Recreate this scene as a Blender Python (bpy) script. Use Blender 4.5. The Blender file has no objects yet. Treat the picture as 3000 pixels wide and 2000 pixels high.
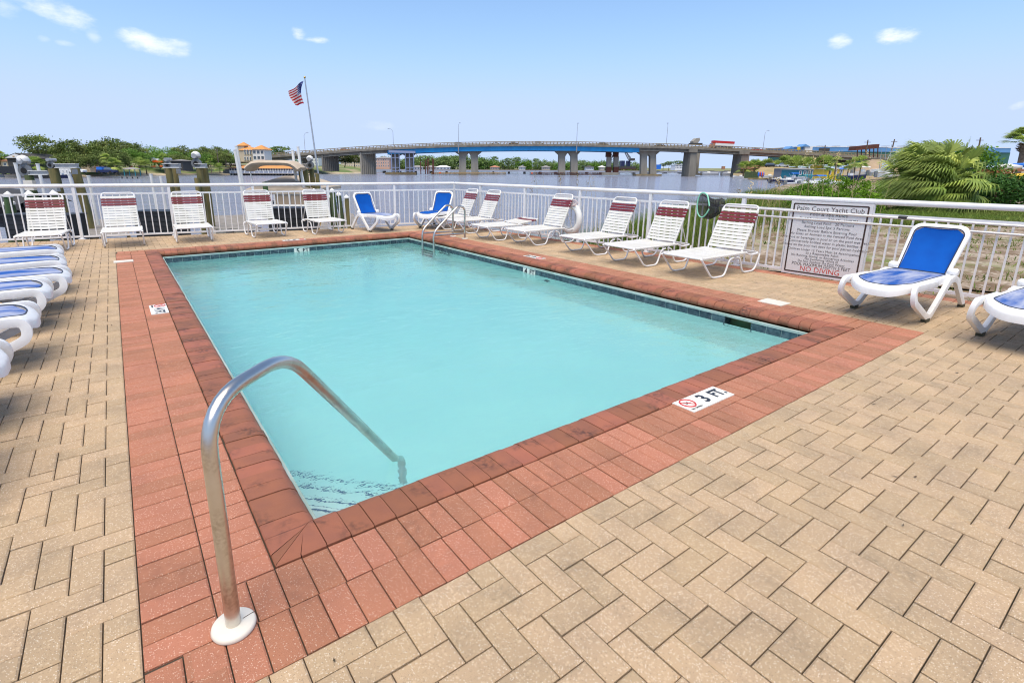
import bpy, bmesh, math, random
import numpy as np
from mathutils import Vector, Matrix
random.seed(7); rng = np.random.default_rng(7)
PI = math.pi
sc = bpy.context.scene
COL = sc.collection

# ------------------------------------------------------------------ camera
CP = Vector((-0.2972, -1.7500, 1.4453))
F_, PX, PY = 1498.61, 1412.67, 874.82            # focal length and principal point in 3000 x 2000 photo pixels
YAW, PIT, ROLL = 0.955452, 0.248299, -0.006285
FW = Vector((math.cos(YAW)*math.cos(PIT), math.sin(YAW)*math.cos(PIT), -math.sin(PIT)))
RT = Vector((math.sin(YAW), -math.cos(YAW), 0.0))
DN = FW.cross(RT)
R2 = RT*math.cos(ROLL) + DN*math.sin(ROLL)
D2 = -RT*math.sin(ROLL) + DN*math.cos(ROLL)
cam = bpy.data.cameras.new('camera'); camo = bpy.data.objects.new('camera', cam); COL.objects.link(camo)
camo.matrix_world = Matrix(((R2.x, -D2.x, -FW.x, CP.x), (R2.y, -D2.y, -FW.y, CP.y), (R2.z, -D2.z, -FW.z, CP.z), (0, 0, 0, 1)))
cam.sensor_width = 36.0; cam.lens = 36.0*F_/3000.0
cam.shift_x = (1500-PX)/3000.0; cam.shift_y = (PY-1000)/3000.0
cam.clip_start = 0.05; cam.clip_end = 20000
sc.camera = camo
FH = Vector((math.cos(YAW), math.sin(YAW), 0))   # horizontal viewing direction

def ray(px, py):
    return R2*((px-PX)/F_) + D2*((py-PY)/F_) + FW
def gp(px, py, z=0.0):                            # where the line of sight meets the level z
    r = ray(px, py); return CP + r*((z-CP.z)/r.z)
def dp(px, py, d):                                # the point at distance d straight ahead
    r = ray(px, py); return CP + r*(d/r.dot(FH))
def gd(px, d, z):                                 # a point on level z at distance d in the direction of column px
    q = dp(px, 495, d); q.z = z; return q

# ------------------------------------------------------------------ light
SUN_EL, SUN_AZ = math.radians(70), math.radians(222)   # azimuth measured from +x towards +y
w = bpy.data.worlds.new('World'); sc.world = w; w.use_nodes = True
nt = w.node_tree; N = nt.nodes; L = nt.links; N.clear()
wo = N.new('ShaderNodeOutputWorld'); bg = N.new('ShaderNodeBackground'); sky = N.new('ShaderNodeTexSky')
sky.sky_type = 'NISHITA'; sky.sun_disc = False; sky.sun_elevation = SUN_EL; sky.sun_rotation = PI/2-SUN_AZ
sky.altitude = 0; sky.air_density = 1.0; sky.dust_density = 0.15; sky.ozone_density = 4.0
bg.inputs['Strength'].default_value = 0.14
tc = N.new('ShaderNodeTexCoord'); sep = N.new('ShaderNodeSeparateXYZ'); L.new(tc.outputs['Generated'], sep.inputs[0])
def wm(op, a, b=None, c=None):
    n = N.new('ShaderNodeMath'); n.operation = op
    for i, v in enumerate((a, b, c)):
        if v is None: continue
        if isinstance(v, (int, float)): n.inputs[i].default_value = v
        else: L.new(v, n.inputs[i])
    return n.outputs[0]
azi = wm('ARCTAN2', sep.outputs[1], sep.outputs[0]); ele = wm('ARCSINE', sep.outputs[2])
cn = N.new('ShaderNodeTexNoise'); cn.inputs['Scale'].default_value = 26; cn.inputs['Detail'].default_value = 6; cn.inputs['Roughness'].default_value = 0.6
mp = N.new('ShaderNodeMapping'); mp.inputs['Scale'].default_value = (1, 1, 2.2); L.new(tc.outputs['Generated'], mp.inputs[0]); L.new(mp.outputs[0], cn.inputs[0])
nz = wm('MULTIPLY_ADD', cn.outputs[0], 3.4, -1.7)
cloud = None
# centre (photo pixel), half width and half height in pixels, tilt, density
for cx, cy, hw, hh, tl, den in ((150, 20, 150, 48, .30, .8), (20, 30, 50, 30, 0, .5), (445, 125, 130, 36, .12, .9), (520, 140, 60, 34, .3, .8), (275, 102, 26, 24, .5, .4), (190, 128, 32, 10, 0, .4), (130, 115, 20, 12, 0, .3),
                            (878, 98, 26, 20, .4, .9), (925, 118, 44, 12, 0, .9), (2455, 124, 38, 22, .1, .85), (2620, 108, 76, 27, .05, 1.15), (2985, 310, 34, 14, -.3, .5), (1110, 368, 60, 14, 0, .25)):
    r = ray(cx, cy).normalized(); a0, e0 = math.atan2(r.y, r.x), math.asin(r.z)
    r1 = ray(cx+10, cy).normalized(); r2 = ray(cx, cy-10).normalized()
    ka = abs(math.atan2(r1.y, r1.x)-a0)/10; ke = abs(math.asin(r2.z)-e0)/10
    da = wm('MULTIPLY', wm('SUBTRACT', azi, a0), -1/ka); de = wm('MULTIPLY', wm('SUBTRACT', ele, e0), -1/ke)
    ct, st = math.cos(tl), math.sin(tl)
    xx = wm('ADD', wm('MULTIPLY', da, ct/hw), wm('MULTIPLY', de, st/hw)); yy = wm('ADD', wm('MULTIPLY', da, -st/hh), wm('MULTIPLY', de, ct/hh))
    q = wm('SUBTRACT', 1.0, wm('ADD', wm('MULTIPLY', xx, xx), wm('MULTIPLY', yy, yy)))
    mr = N.new('ShaderNodeMapRange'); mr.interpolation_type = 'SMOOTHSTEP'; L.new(wm('ADD', q, nz), mr.inputs[0])
    mr.inputs[1].default_value = -0.15; mr.inputs[2].default_value = 1.9; mr.inputs[4].default_value = den*.92
    m = wm('MULTIPLY', mr.outputs[0], wm('GREATER_THAN', q, -1.6))
    cloud = m if cloud is None else wm('MAXIMUM', cloud, m)
# the haze near the horizon levels off instead of going white
sp2 = N.new('ShaderNodeSeparateColor'); L.new(sky.outputs[0], sp2.inputs[0]); cb = N.new('ShaderNodeCombineColor')
for i_, lim in enumerate((2.85, 3.55, 5.0)):
    sm = N.new('ShaderNodeMath'); sm.operation = 'SMOOTH_MIN'; sm.inputs[1].default_value = lim; sm.inputs[2].default_value = 1.6
    L.new(sp2.outputs[i_], sm.inputs[0]); L.new(sm.outputs[0], cb.inputs[i_])
skyc = cb.outputs[0]
mx = N.new('ShaderNodeMix'); mx.data_type = 'RGBA'; L.new(wm('MINIMUM', cloud, 1.0), mx.inputs[0]); L.new(skyc, mx.inputs[6])
mx.inputs[7].default_value = (5.6, 5.7, 6.6, 1)
L.new(mx.outputs[2], bg.inputs[0]); L.new(bg.outputs[0], wo.inputs[0])
sun = bpy.data.lights.new('sun', 'SUN'); suno = bpy.data.objects.new('sun', sun); COL.objects.link(suno)
sun.energy = 3.1; sun.angle = math.radians(58); sun.color = (1.0, 0.87, 0.66)
suno.rotation_euler = Vector((math.cos(SUN_EL)*math.cos(SUN_AZ), math.cos(SUN_EL)*math.sin(SUN_AZ), math.sin(SUN_EL))).to_track_quat('Z', 'Y').to_euler()
sc.view_settings.view_transform = 'Standard'; sc.view_settings.look = 'None'; sc.view_settings.gamma = 1.0
sc.view_settings.use_curve_mapping = False
sc.view_settings.exposure = 0.6
sc.cycles.max_bounces = 14; sc.cycles.diffuse_bounces = 7; sc.cycles.glossy_bounces = 7; sc.cycles.transmission_bounces = 10; sc.cycles.transparent_max_bounces = 16
sc.cycles.use_denoising = True; sc.cycles.filter_width = 1.1

# ------------------------------------------------------------------ helpers
def tag(o, label=None, cat=None, group=None, kind=None):
    if label: o['label'] = label
    if cat: o['category'] = cat
    if group: o['group'] = group
    if kind: o['kind'] = kind
    return o
def thing(name, label, cat, loc=(0, 0, 0), rz=0.0, group=None):
    o = bpy.data.objects.new(name, None); COL.objects.link(o); o.location = loc; o.rotation_euler = (0, 0, rz); o.empty_display_size = .2
    return tag(o, label, cat, group)
KIDS = {}
def copy_tree(o, parent=None, keep=None):
    c = o.copy(); COL.objects.link(c)
    if parent: c.parent = parent; KIDS.setdefault(parent.name, []).append(c)
    for ch in list(KIDS.get(o.name, [])): copy_tree(ch, c)
    return c
def dup(o, loc, rz=0.0, label=None, group=None, scale=None):
    c = copy_tree(o); c.location = loc; c.rotation_euler = (0, 0, rz)
    if scale: c.scale = scale
    if label: c['label'] = label
    if group: c['group'] = group
    return c
class B:
    """collects faces; build() links them as one mesh object"""
    def __init__(s): s.v = []; s.f = []; s.r = []
    def add(s, vs, fs, rnd=None):
        n = len(s.v); s.v += [tuple(p) for p in vs]; s.f += [tuple(i+n for i in f) for f in fs]; s.r += [(.5 if rnd is None else rnd)]*len(vs); return s
    def box(s, c, d, rz=0.0, rnd=None, tp=1.0):
        x, y, z = d[0]/2, d[1]/2, d[2]/2; ca, sa = math.cos(rz), math.sin(rz); P = []
        for k in (-1, 1):
            t = 1 if k < 0 else tp
            for a, b in ((-x, -y), (x, -y), (x, y), (-x, y)): P.append((c[0]+(a*ca-b*sa)*t, c[1]+(a*sa+b*ca)*t, c[2]+k*z))
        return s.add(P, [(3, 2, 1, 0), (4, 5, 6, 7), (0, 1, 5, 4), (1, 2, 6, 5), (2, 3, 7, 6), (3, 0, 4, 7)], rnd)
    def beam(s, p, q, w_, h, up=(0, 0, 1), rnd=None):
        p, q = Vector(p), Vector(q); d = (q-p).normalized(); u = Vector(up)
        if abs(d.dot(u)) > .99: u = Vector((1, 0, 0))
        a = d.cross(u).normalized()*(w_/2); b = a.cross(d).normalized()*(h/2)
        P = [p-a-b, p+a-b, p+a+b, p-a+b, q-a-b, q+a-b, q+a+b, q-a+b]
        return s.add(P, [(3, 2, 1, 0), (4, 5, 6, 7), (0, 1, 5, 4), (1, 2, 6, 5), (2, 3, 7, 6), (3, 0, 4, 7)], rnd)
    def tube(s, pts, r, n=8, closed=False, cap=True, rnd=None):
        pts = [Vector(p) for p in pts]; m = len(pts); rs = r if isinstance(r, (list, tuple)) else [r]*m
        V = []; a = None
        for i, p in enumerate(pts):
            if closed: d = pts[(i+1) % m]-pts[i-1]
            else: d = pts[min(i+1, m-1)]-pts[max(i-1, 0)]
            d.normalize()
            if a is None:
                a = d.orthogonal().normalized()
            a = (a-d*a.dot(d)).normalized(); b = d.cross(a)
            V += [p+(a*math.cos(2*PI*k/n)+b*math.sin(2*PI*k/n))*rs[i] for k in range(n)]
        Fs = []
        for i in range(m if closed else m-1):
            j = (i+1) % m
            Fs += [(i*n+k, i*n+(k+1) % n, j*n+(k+1) % n, j*n+k) for k in range(n)]
        if cap and not closed: Fs += [tuple(range(n-1, -1, -1)), tuple((m-1)*n+k for k in range(n))]
        return s.add(V, Fs, rnd)
    def cyl(s, c, r, h, n=12, r2=None, rnd=None):
        return s.tube([c, (c[0], c[1], c[2]+h)], [r, r if r2 is None else r2], n, rnd=rnd)
    def prism(s, poly, z0, z1, rnd=None):
        n = len(poly); V = [(x, y, z0) for x, y in poly]+[(x, y, z1) for x, y in poly]
        return s.add(V, [tuple(range(n-1, -1, -1)), tuple(range(n, 2*n))]+[(k, (k+1) % n, n+(k+1) % n, n+k) for k in range(n)], rnd)
    def sweep(s, prof, frames, rnd=None, cap=True):
        """prof: closed 2D outline; frames: (origin, axis a, axis b)"""
        n = len(prof); V = []
        for o_, a, b in frames: V += [Vector(o_)+Vector(a)*x+Vector(b)*y for x, y in prof]
        Fs = [(i*n+k, i*n+(k+1) % n, (i+1)*n+(k+1) % n, (i+1)*n+k) for i in range(len(frames)-1) for k in range(n)]
        if cap: Fs += [tuple(range(n-1, -1, -1)), tuple((len(frames)-1)*n+k for k in range(n))]
        return s.add(V, Fs, rnd)
    def lathe(s, c, prof, n=16, rnd=None):
        V = [(c[0]+r*math.cos(2*PI*k/n), c[1]+r*math.sin(2*PI*k/n), c[2]+z) for r, z in prof for k in range(n)]
        m = len(prof)
        return s.add(V, [(i*n+k, i*n+(k+1) % n, (i+1)*n+(k+1) % n, (i+1)*n+k) for i in range(m-1) for k in range(n)]+[tuple(range(n-1, -1, -1)), tuple((m-1)*n+k for k in range(n))], rnd)
    def grid(s, P, rnd=None):
        n, m = len(P), len(P[0])
        return s.add([p for row in P for p in row], [(i*m+j, i*m+j+1, (i+1)*m+j+1, (i+1)*m+j) for i in range(n-1) for j in range(m-1)], rnd)
    def mesh(s, name, m, smooth=None):
        me = bpy.data.meshes.new(name); me.from_pydata(s.v, [], s.f); me.materials.append(m)
        at = me.attributes.new('rnd', 'FLOAT', 'POINT'); at.data.foreach_set('value', np.array(s.r, 'f'))
        if smooth:
            me.polygons.foreach_set('use_smooth', np.ones(len(me.polygons), bool)); me.set_sharp_from_angle(angle=math.radians(smooth))
        me.update(); return me
    def build(s, name, m, parent=None, smooth=None, **kw):
        return link(name, s.mesh(name, m, smooth), parent, **kw)
def link(name, me, parent=None, loc=None, rz=0.0, **kw):
    o = bpy.data.objects.new(name, me); COL.objects.link(o)
    if parent: o.parent = parent; KIDS.setdefault(parent.name, []).append(o)
    if loc: o.location = loc
    if rz: o.rotation_euler = (0, 0, rz)
    return tag(o, **kw) if kw else o
def fillet(pts, r, n=5):
    """polyline with its inner corners rounded"""
    pts = [Vector(p) for p in pts]; out = [pts[0]]
    for i in range(1, len(pts)-1):
        a, b, c = pts[i-1], pts[i], pts[i+1]; rr = r[i-1] if isinstance(r, (list, tuple)) else r
        u, v = (a-b), (c-b); t = min(rr, u.length*.49, v.length*.49); p, q = b+u.normalized()*t, b+v.normalized()*t
        for k in range(n+1):
            k = k/n; out.append(p*(1-k)**2+b*2*k*(1-k)+q*k*k)
    return out+[pts[-1]]
def clip(poly, a, b, c):
    """keep the part of a convex polygon where a*x+b*y<=c"""
    out = []
    for i in range(len(poly)):
        p, q = poly[i], poly[(i+1) % len(poly)]; fp, fq = a*p[0]+b*p[1]-c, a*q[0]+b*q[1]-c
        if fp <= 0: out.append(p)
        if fp*fq < 0: t = fp/(fp-fq); out.append((p[0]+(q[0]-p[0])*t, p[1]+(q[1]-p[1])*t))
    return out

# ------------------------------------------------------------------ materials
def mat(name, col, rough=.6, metal=0.0, col2=None, scale=8.0, detail=4.0, bump=0.0, bscale=None, rnd=0.0, spec=.5, dirt=None, dscale=2.0, damt=.5, speck=None, coat=0.0, stretch=None, contrast=(.35, .65), trans=0.0):
    m = bpy.data.materials.new(name); m.use_nodes = True; t = m.node_tree; n_ = t.nodes; l_ = t.links
    bs = n_['Principled BSDF']; bs.inputs['Roughness'].default_value = rough; bs.inputs['Metallic'].default_value = metal
    bs.inputs['Specular IOR Level'].default_value = spec; bs.inputs['Coat Weight'].default_value = coat
    ge = n_.new('ShaderNodeNewGeometry'); pos = ge.outputs['Position']
    if stretch:
        k = n_.new('ShaderNodeMapping'); k.inputs['Scale'].default_value = stretch; l_.new(pos, k.inputs[0]); pos = k.outputs[0]
    def noise(sca, det=4.0, lo=.35, hi=.65):
        a = n_.new('ShaderNodeTexNoise'); a.inputs['Scale'].default_value = sca; a.inputs['Detail'].default_value = det; l_.new(pos, a.inputs[0])
        r = n_.new('ShaderNodeMapRange'); r.inputs[1].default_value = lo; r.inputs[2].default_value = hi; l_.new(a.outputs[0], r.inputs[0]); return a, r.outputs[0]
    def mix(f, a, b):
        k = n_.new('ShaderNodeMix'); k.data_type = 'RGBA'
        for i, v in ((0, f), (6, a), (7, b)):
            if isinstance(v, (int, float)): k.inputs[i].default_value = v
            elif isinstance(v, tuple): k.inputs[i].default_value = v if len(v) == 4 else v+(1,)
            else: l_.new(v, k.inputs[i])
        return k.outputs[2]
    def mul(a, b):
        k = n_.new('ShaderNodeMath'); k.operation = 'MULTIPLY'; k.use_clamp = True
        for i, v in enumerate((a, b)):
            if isinstance(v, (int, float)): k.inputs[i].default_value = v
            else: l_.new(v, k.inputs[i])
        return k.outputs[0]
    c = tuple(col)+(1,)
    if col2: c = mix(noise(scale, detail, *contrast)[1], c, tuple(col2)+(1,))
    if speck:                                        # ((colour, cells per metre, threshold, amount), ...)
        for sc_, ss, th, am in speck:
            vo = n_.new('ShaderNodeTexVoronoi'); vo.inputs['Scale'].default_value = ss; l_.new(pos, vo.inputs[0])
            sx = n_.new('ShaderNodeSeparateColor'); l_.new(vo.outputs['Color'], sx.inputs[0])
            g = n_.new('ShaderNodeMath'); g.operation = 'GREATER_THAN'; g.inputs[1].default_value = th; l_.new(sx.outputs[0], g.inputs[0])
            d = n_.new('ShaderNodeMath'); d.operation = 'LESS_THAN'; d.inputs[1].default_value = .42; l_.new(vo.outputs['Distance'], d.inputs[0])
            c = mix(mul(mul(g.outputs[0], d.outputs[0]), am), c, tuple(sc_)+(1,))
    if dirt: 
        a1 = noise(dscale, 6, .5, .72)[1]; a2 = noise(dscale*9, 5, .38, .62)[1]
        c = mix(mul(mul(a1, a2), damt), c, tuple(dirt)+(1,))
    if rnd:
        at = n_.new('ShaderNodeAttribute'); at.attribute_name = 'rnd'; hs = n_.new('ShaderNodeHueSaturation')
        v = n_.new('ShaderNodeMapRange'); v.inputs[3].default_value = 1-rnd; v.inputs[4].default_value = 1+rnd; l_.new(at.outputs['Fac'], v.inputs[0]); l_.new(v.outputs[0], hs.inputs['Value'])
        h = n_.new('ShaderNodeMapRange'); h.inputs[3].default_value = .5+rnd*.03; h.inputs[4].default_value = .5-rnd*.03; l_.new(at.outputs['Fac'], h.inputs[0]); l_.new(h.outputs[0], hs.inputs['Hue'])
        if isinstance(c, tuple): hs.inputs['Color'].default_value = c
        else: l_.new(c, hs.inputs['Color'])
        c = hs.outputs[0]
    if isinstance(c, tuple): bs.inputs['Base Color'].default_value = c
    else: l_.new(c, bs.inputs['Base Color'])
    if bump:
        a, _ = noise(bscale or scale*4, 5); bp = n_.new('ShaderNodeBump'); bp.inputs['Strength'].default_value = bump; bp.inputs['Distance'].default_value = .01
        l_.new(a.outputs[0], bp.inputs['Height']); l_.new(bp.outputs[0], bs.inputs['Normal'])
    if trans:
        tr = n_.new('ShaderNodeBsdfTranslucent'); ms = n_.new('ShaderNodeMixShader'); ms.inputs[0].default_value = trans
        if isinstance(c, tuple): tr.inputs[0].default_value = c
        else: l_.new(c, tr.inputs[0])
        l_.new(bs.outputs[0], ms.inputs[1]); l_.new(tr.outputs[0], ms.inputs[2]); l_.new(ms.outputs[0], n_['Material Output'].inputs[0])
    return m
M = {}
M['tan'] = mat('tan_paver', (.46, .333, .208), .85, col2=(.395, .29, .19), scale=3.0, bump=.35, bscale=300, rnd=.085, spec=.25,
    speck=(((.80, .72, .60), 230, .84, .6), ((.16, .12, .085), 260, .88, .55), ((.60, .46, .31), 90, .70, .4)), dirt=(.11, .095, .07), dscale=6, damt=.32)
M['red'] = mat('red_paver', (.41, .176, .108), .85, col2=(.36, .158, .10), scale=4.0, bump=.35, bscale=300, rnd=.12, spec=.25,
    speck=(((.74, .52, .41), 230, .82, .6), ((.24, .07, .04), 300, .88, .5)), dirt=(.17, .08, .06), dscale=2.6, damt=.4)
M['cope'] = mat('coping_brick', (.31, .116, .062), .62, col2=(.26, .10, .06), scale=7.0, bump=.2, bscale=220, rnd=.2, spec=.35, dirt=(.045, .026, .022), dscale=5, damt=1.0)
M['bed'] = mat('joint_sand', (.075, .058, .042), .95, col2=(.03, .027, .02), scale=2.5)
M['white_metal'] = mat('white_metal', (.80, .80, .82), .35, col2=(.74, .74, .76), scale=14, spec=.5)
M['strap_w'] = mat('white_strap', (.72, .715, .69), .5, col2=(.66, .65, .60), scale=5, bump=.05, bscale=120, rnd=.05)
M['strap_r'] = mat('maroon_strap', (.19, .022, .030), .42, col2=(.15, .02, .026), scale=9, rnd=.08)
M['plastic'] = mat('white_plastic', (.82, .82, .83), .35, col2=(.76, .76, .76), scale=9, dirt=(.55, .53, .48), dscale=4, damt=.35)
M['blue'] = mat('blue_mesh_fabric', (.001, .075, .38), .75, col2=(.001, .09, .43), scale=6, bump=.12, bscale=400, spec=.15)
M['blue_worn'] = mat('sun_bleached_blue_fabric', (.012, .085, .36), .6, col2=(.36, .40, .53), scale=5.5, detail=8, bump=.12, bscale=400, stretch=(.35, 1.6, 1), contrast=(.36, .60), spec=.2)
M['trim'] = mat('dark_edge_trim', (.03, .04, .07), .5)
M['steel'] = mat('stainless_steel', (.66, .64, .61), .30, 1.0, col2=(.58, .54, .48), scale=6, detail=8, dirt=(.20, .14, .09), dscale=9, damt=.4)
M['esc'] = mat('ivory_plastic', (.72, .68, .60), .45, col2=(.66, .62, .54), scale=12)
M['rubber'] = mat('olive_rubber', (.06, .055, .03), .8)
M['tile'] = mat('slate_blue_tile', (.030, .055, .075), .18, col2=(.085, .125, .15), scale=16, detail=8, rnd=.25, spec=.6, speck=(((.30, .38, .42), 90, .90, .5),), contrast=(.42, .7))
M['grout'] = mat('pale_grout', (.42, .52, .50), .8, col2=(.30, .42, .38), scale=5)
M['marker'] = mat('white_tile', (.80, .79, .74), .25, col2=(.72, .71, .66), scale=20)
M['ink'] = mat('black_print', (.02, .022, .03), .4)
M['redink'] = mat('red_print', (.55, .03, .03), .45)
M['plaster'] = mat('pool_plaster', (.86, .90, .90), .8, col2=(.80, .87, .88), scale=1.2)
M['wallshade'] = mat('shade_tinted_wall_plaster', (.20, .60, .53), .8, col2=(.16, .54, .48), scale=1.5)  # shade on the underwater walls is put into this teal tint
M['mosaic'] = mat('navy_mosaic', (.03, .06, .19), .3, col2=(.05, .10, .24), scale=60)
M['board'] = mat('sign_board', (.66, .65, .67), .35)
M['brown'] = mat('sign_border', (.045, .022, .016), .4)
M['signred'] = mat('sign_red', (.52, .035, .02), .45)
M['black'] = mat('black_composite', (.012, .013, .016), .5, col2=(.022, .023, .027), scale=5)
M['net'] = mat('black_netting', (.01, .01, .012), .8)
M['mint'] = mat('mint_plastic', (.28, .70, .50), .4)
M['pole'] = mat('anodised_pole', (.72, .70, .68), .35, .3)
M['pile'] = mat('treated_timber_pile', (.24, .19, .075), .9, col2=(.11, .11, .045), scale=2.2, detail=7, bump=.5, bscale=30, stretch=(3, 3, .5), dirt=(.03, .05, .02), dscale=1.5, damt=.8)
M['pile_green'] = mat('green_timber_pile', (.06, .12, .045), .9, col2=(.10, .11, .05), scale=2.5, detail=7, bump=.5, bscale=30, stretch=(3, 3, .5))
M['plank'] = mat('grey_dock_plank', (.30, .28, .26), .9, col2=(.20, .18, .16), scale=4, detail=7, bump=.3, bscale=40, rnd=.2)
M['newwood'] = mat('fresh_timber', (.50, .33, .15), .8, col2=(.42, .27, .12), scale=6)
M['galv'] = mat('galvanised_steel', (.42, .43, .44), .45, .4, col2=(.34, .35, .36), scale=6)
M['motor'] = mat('grey_motor', (.16, .17, .18), .5)
M['white'] = mat('white_paint', (.80, .80, .79), .5, col2=(.72, .72, .70), scale=3)
M['canvas'] = mat('beige_canvas', (.50, .42, .33), .85, col2=(.42, .35, .27), scale=3, bump=.1, bscale=60)
M['tarp'] = mat('charcoal_cover', (.030, .031, .036), .7, col2=(.05, .05, .055), scale=2)
M['taupe'] = mat('taupe_panel', (.33, .26, .19), .6)
M['flagpole'] = mat('flagpole_aluminium', (.50, .51, .53), .35, .6)
M['gold'] = mat('gold_ball', (.50, .33, .08), .3, .7)
# ------------------------------------------------------------------ pool and deck
W, LN, CD = 5.28, 8.97, 0.22          # outer size of the coping, depth of a coping brick
WZ = -0.195                           # pool water level
BZ = -1.5                             # bay water level
FL0, FC = Vector((-6.0, 12.36, 0)), Vector((7.145, 10.113, 0))      # left fence line to the corner post
FR1 = Vector((7.90, -4.5, 0))                                       # right fence line
nL = Vector((-(FC-FL0).y, (FC-FL0).x, 0)).normalized()              # outward normals
nR = Vector(((FC-FR1).y, -(FC-FR1).x, 0)).normalized()
cL = nL.dot(FC); cR = nR.dot(FC)

def paver_mesh(b, poly, z=0.0, tilt=(0, 0), gap=.0021, ch=.0055, depth=.05, rnd=None):
    cx = sum(p[0] for p in poly)/len(poly); cy = sum(p[1] for p in poly)/len(poly)
    def inset(k):
        out = []
        n = len(poly)
        for i in range(n):
            p0, p1, p2 = poly[i-1], poly[i], poly[(i+1) % n]
            d1 = Vector((p1[0]-p0[0], p1[1]-p0[1])); d2 = Vector((p2[0]-p1[0], p2[1]-p1[1]))
            if d1.length < 1e-6 or d2.length < 1e-6: return None
            d1.normalize(); d2.normalize(); n1 = Vector((-d1.y, d1.x)); n2 = Vector((-d2.y, d2.x)); m_ = n1+n2; m_ = m_/max(m_.dot(n1), .3)
            out.append((p1[0]+m_.x*k, p1[1]+m_.y*k))
        return out
    a, c = inset(gap), inset(gap+ch)
    if a is None or c is None: return
    n = len(poly)
    zz = lambda p: z+(p[0]-cx)*tilt[0]+(p[1]-cy)*tilt[1]
    V = [(p[0], p[1], -depth) for p in a]+[(p[0], p[1], zz(p)-ch*.7) for p in a]+[(p[0], p[1], zz(p)) for p in c]
    Fs = [(k, (k+1) % n, n+(k+1) % n, n+k) for k in range(n)]+[(n+k, n+(k+1) % n, 2*n+(k+1) % n, 2*n+k) for k in range(n)]+[tuple(range(2*n, 3*n))]
    b.add(V, Fs, rnd)
def in_view(q):
    d = Vector(q)-CP; z = d.dot(FW)
    if z < .3: return 0
    x = PX+F_*d.dot(R2)/z; y = PY+F_*d.dot(D2)/z
    return 1/z**2 if -40 < x < 3040 and -40 < y < 2040 else 0
def lay(parent, polys, m, name, rest, n=300, zj=.0022):
    """the n that show largest become parts, all others one stuff part"""
    sc_ = []
    for i, p in enumerate(polys):
        cx = sum(q[0] for q in p)/len(p); cy = sum(q[1] for q in p)/len(p); sc_.append((in_view((cx, cy, 0)), i))
    big = set(i for s_, i in sorted(sc_, reverse=True)[:n] if s_ > 0)
    cache = {}; b = B()
    for i, p in enumerate(polys):
        rd = random.random(); z = random.uniform(-zj, zj*.6); tl = (random.gauss(0, .008), random.gauss(0, .008))
        if i in big:
            x0 = min(q[0] for q in p); y0 = min(q[1] for q in p); loc = [(round(q[0]-x0, 3), round(q[1]-y0, 3)) for q in p]
            key = (tuple(loc), random.randrange(9))
            if key not in cache:
                bb = B(); paver_mesh(bb, loc, 0, tl, rnd=rd); cache[key] = bb.mesh(name, m)
            link(name, cache[key], parent, (x0, y0, z))
        else: paver_mesh(b, p, z, tl, rnd=rd)
    if b.f: b.build(rest, m, parent, kind='stuff')

deck = B()                            # sand bed below the pavers, open at the pool, with the sea wall under its edges
zb = -.012
O = [(-6, -4.5), (7.9, -4.5), (FC.x, FC.y), (-6, 12.36)]
I = [(0.02, .02), (W-.02, .02), (W-.02, LN-.02), (.02, LN-.02)]
V = [(x, y, zb) for x, y in O]+[(x, y, zb) for x, y in I]+[(x, y, -2.4) for x, y in O]
deck.add(V, [(0, 1, 5, 4), (1, 2, 6, 5), (2, 3, 7, 6), (3, 0, 4, 7), (0, 8, 9, 1), (1, 9, 10, 2), (2, 10, 11, 3), (3, 11, 8, 0)])
deck_o = deck.build('pool_deck', M['bed'], kind='structure')
# red border: two rows on the near, left and right sides, one on the far side
red = []
def rect(x0, y0, x1, y1): return [(x0, y0), (x1, y0), (x1, y1), (x0, y1)]
RB = (-.42, -.42, 5.68, 9.18)
for r in (0, 1):
    ya, yb = (-.21*r-.21, -.21*r)
    for k in range(-1-r*2, 57):
        p = rect(k*.1-.005*r, ya, k*.1+.1-.005*r, yb)
        if k*.1 >= W-.001: p = clip(p, 0, 1, 0)
        p = clip(p, 1, 0, 5.68)
        if len(p) > 2: red.append(p)
    xa, xb = (-.21*r-.21, -.21*r)
    k0 = 0 if r == 0 else -2
    for k in range(k0, 90): red.append(rect(xa, k*.1, xb, min(k*.1+.1, LN)))
    xa, xb = (W+.2*r, W+.2*r+.2)
    for k in range(0, 90): red.append(rect(xa, k*.1, xb, min(k*.1+.1, LN)))
for q in ((-.42, -.42, -.32, -.21), (-.32, -.315, -.21, -.2), (-.21, -.21, -.1, 0)): red.append(rect(*q))
red.append(rect(-.32, -.42, -.21, -.315)); red = [p for p in red if p]
for k in range(-4, 57):
    p = clip(rect(k*.1, LN, k*.1+.1, 9.18), 1, 0, 5.68)
    p = [(max(x, -.42), y) for x, y in p]
    if len(p) > 2: red.append(p)
border = thing('pool_border', None, None); tag(border, kind='structure')
lay(border, red, M['red'], 'red_paver', 'red_pavers_beyond')
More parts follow.
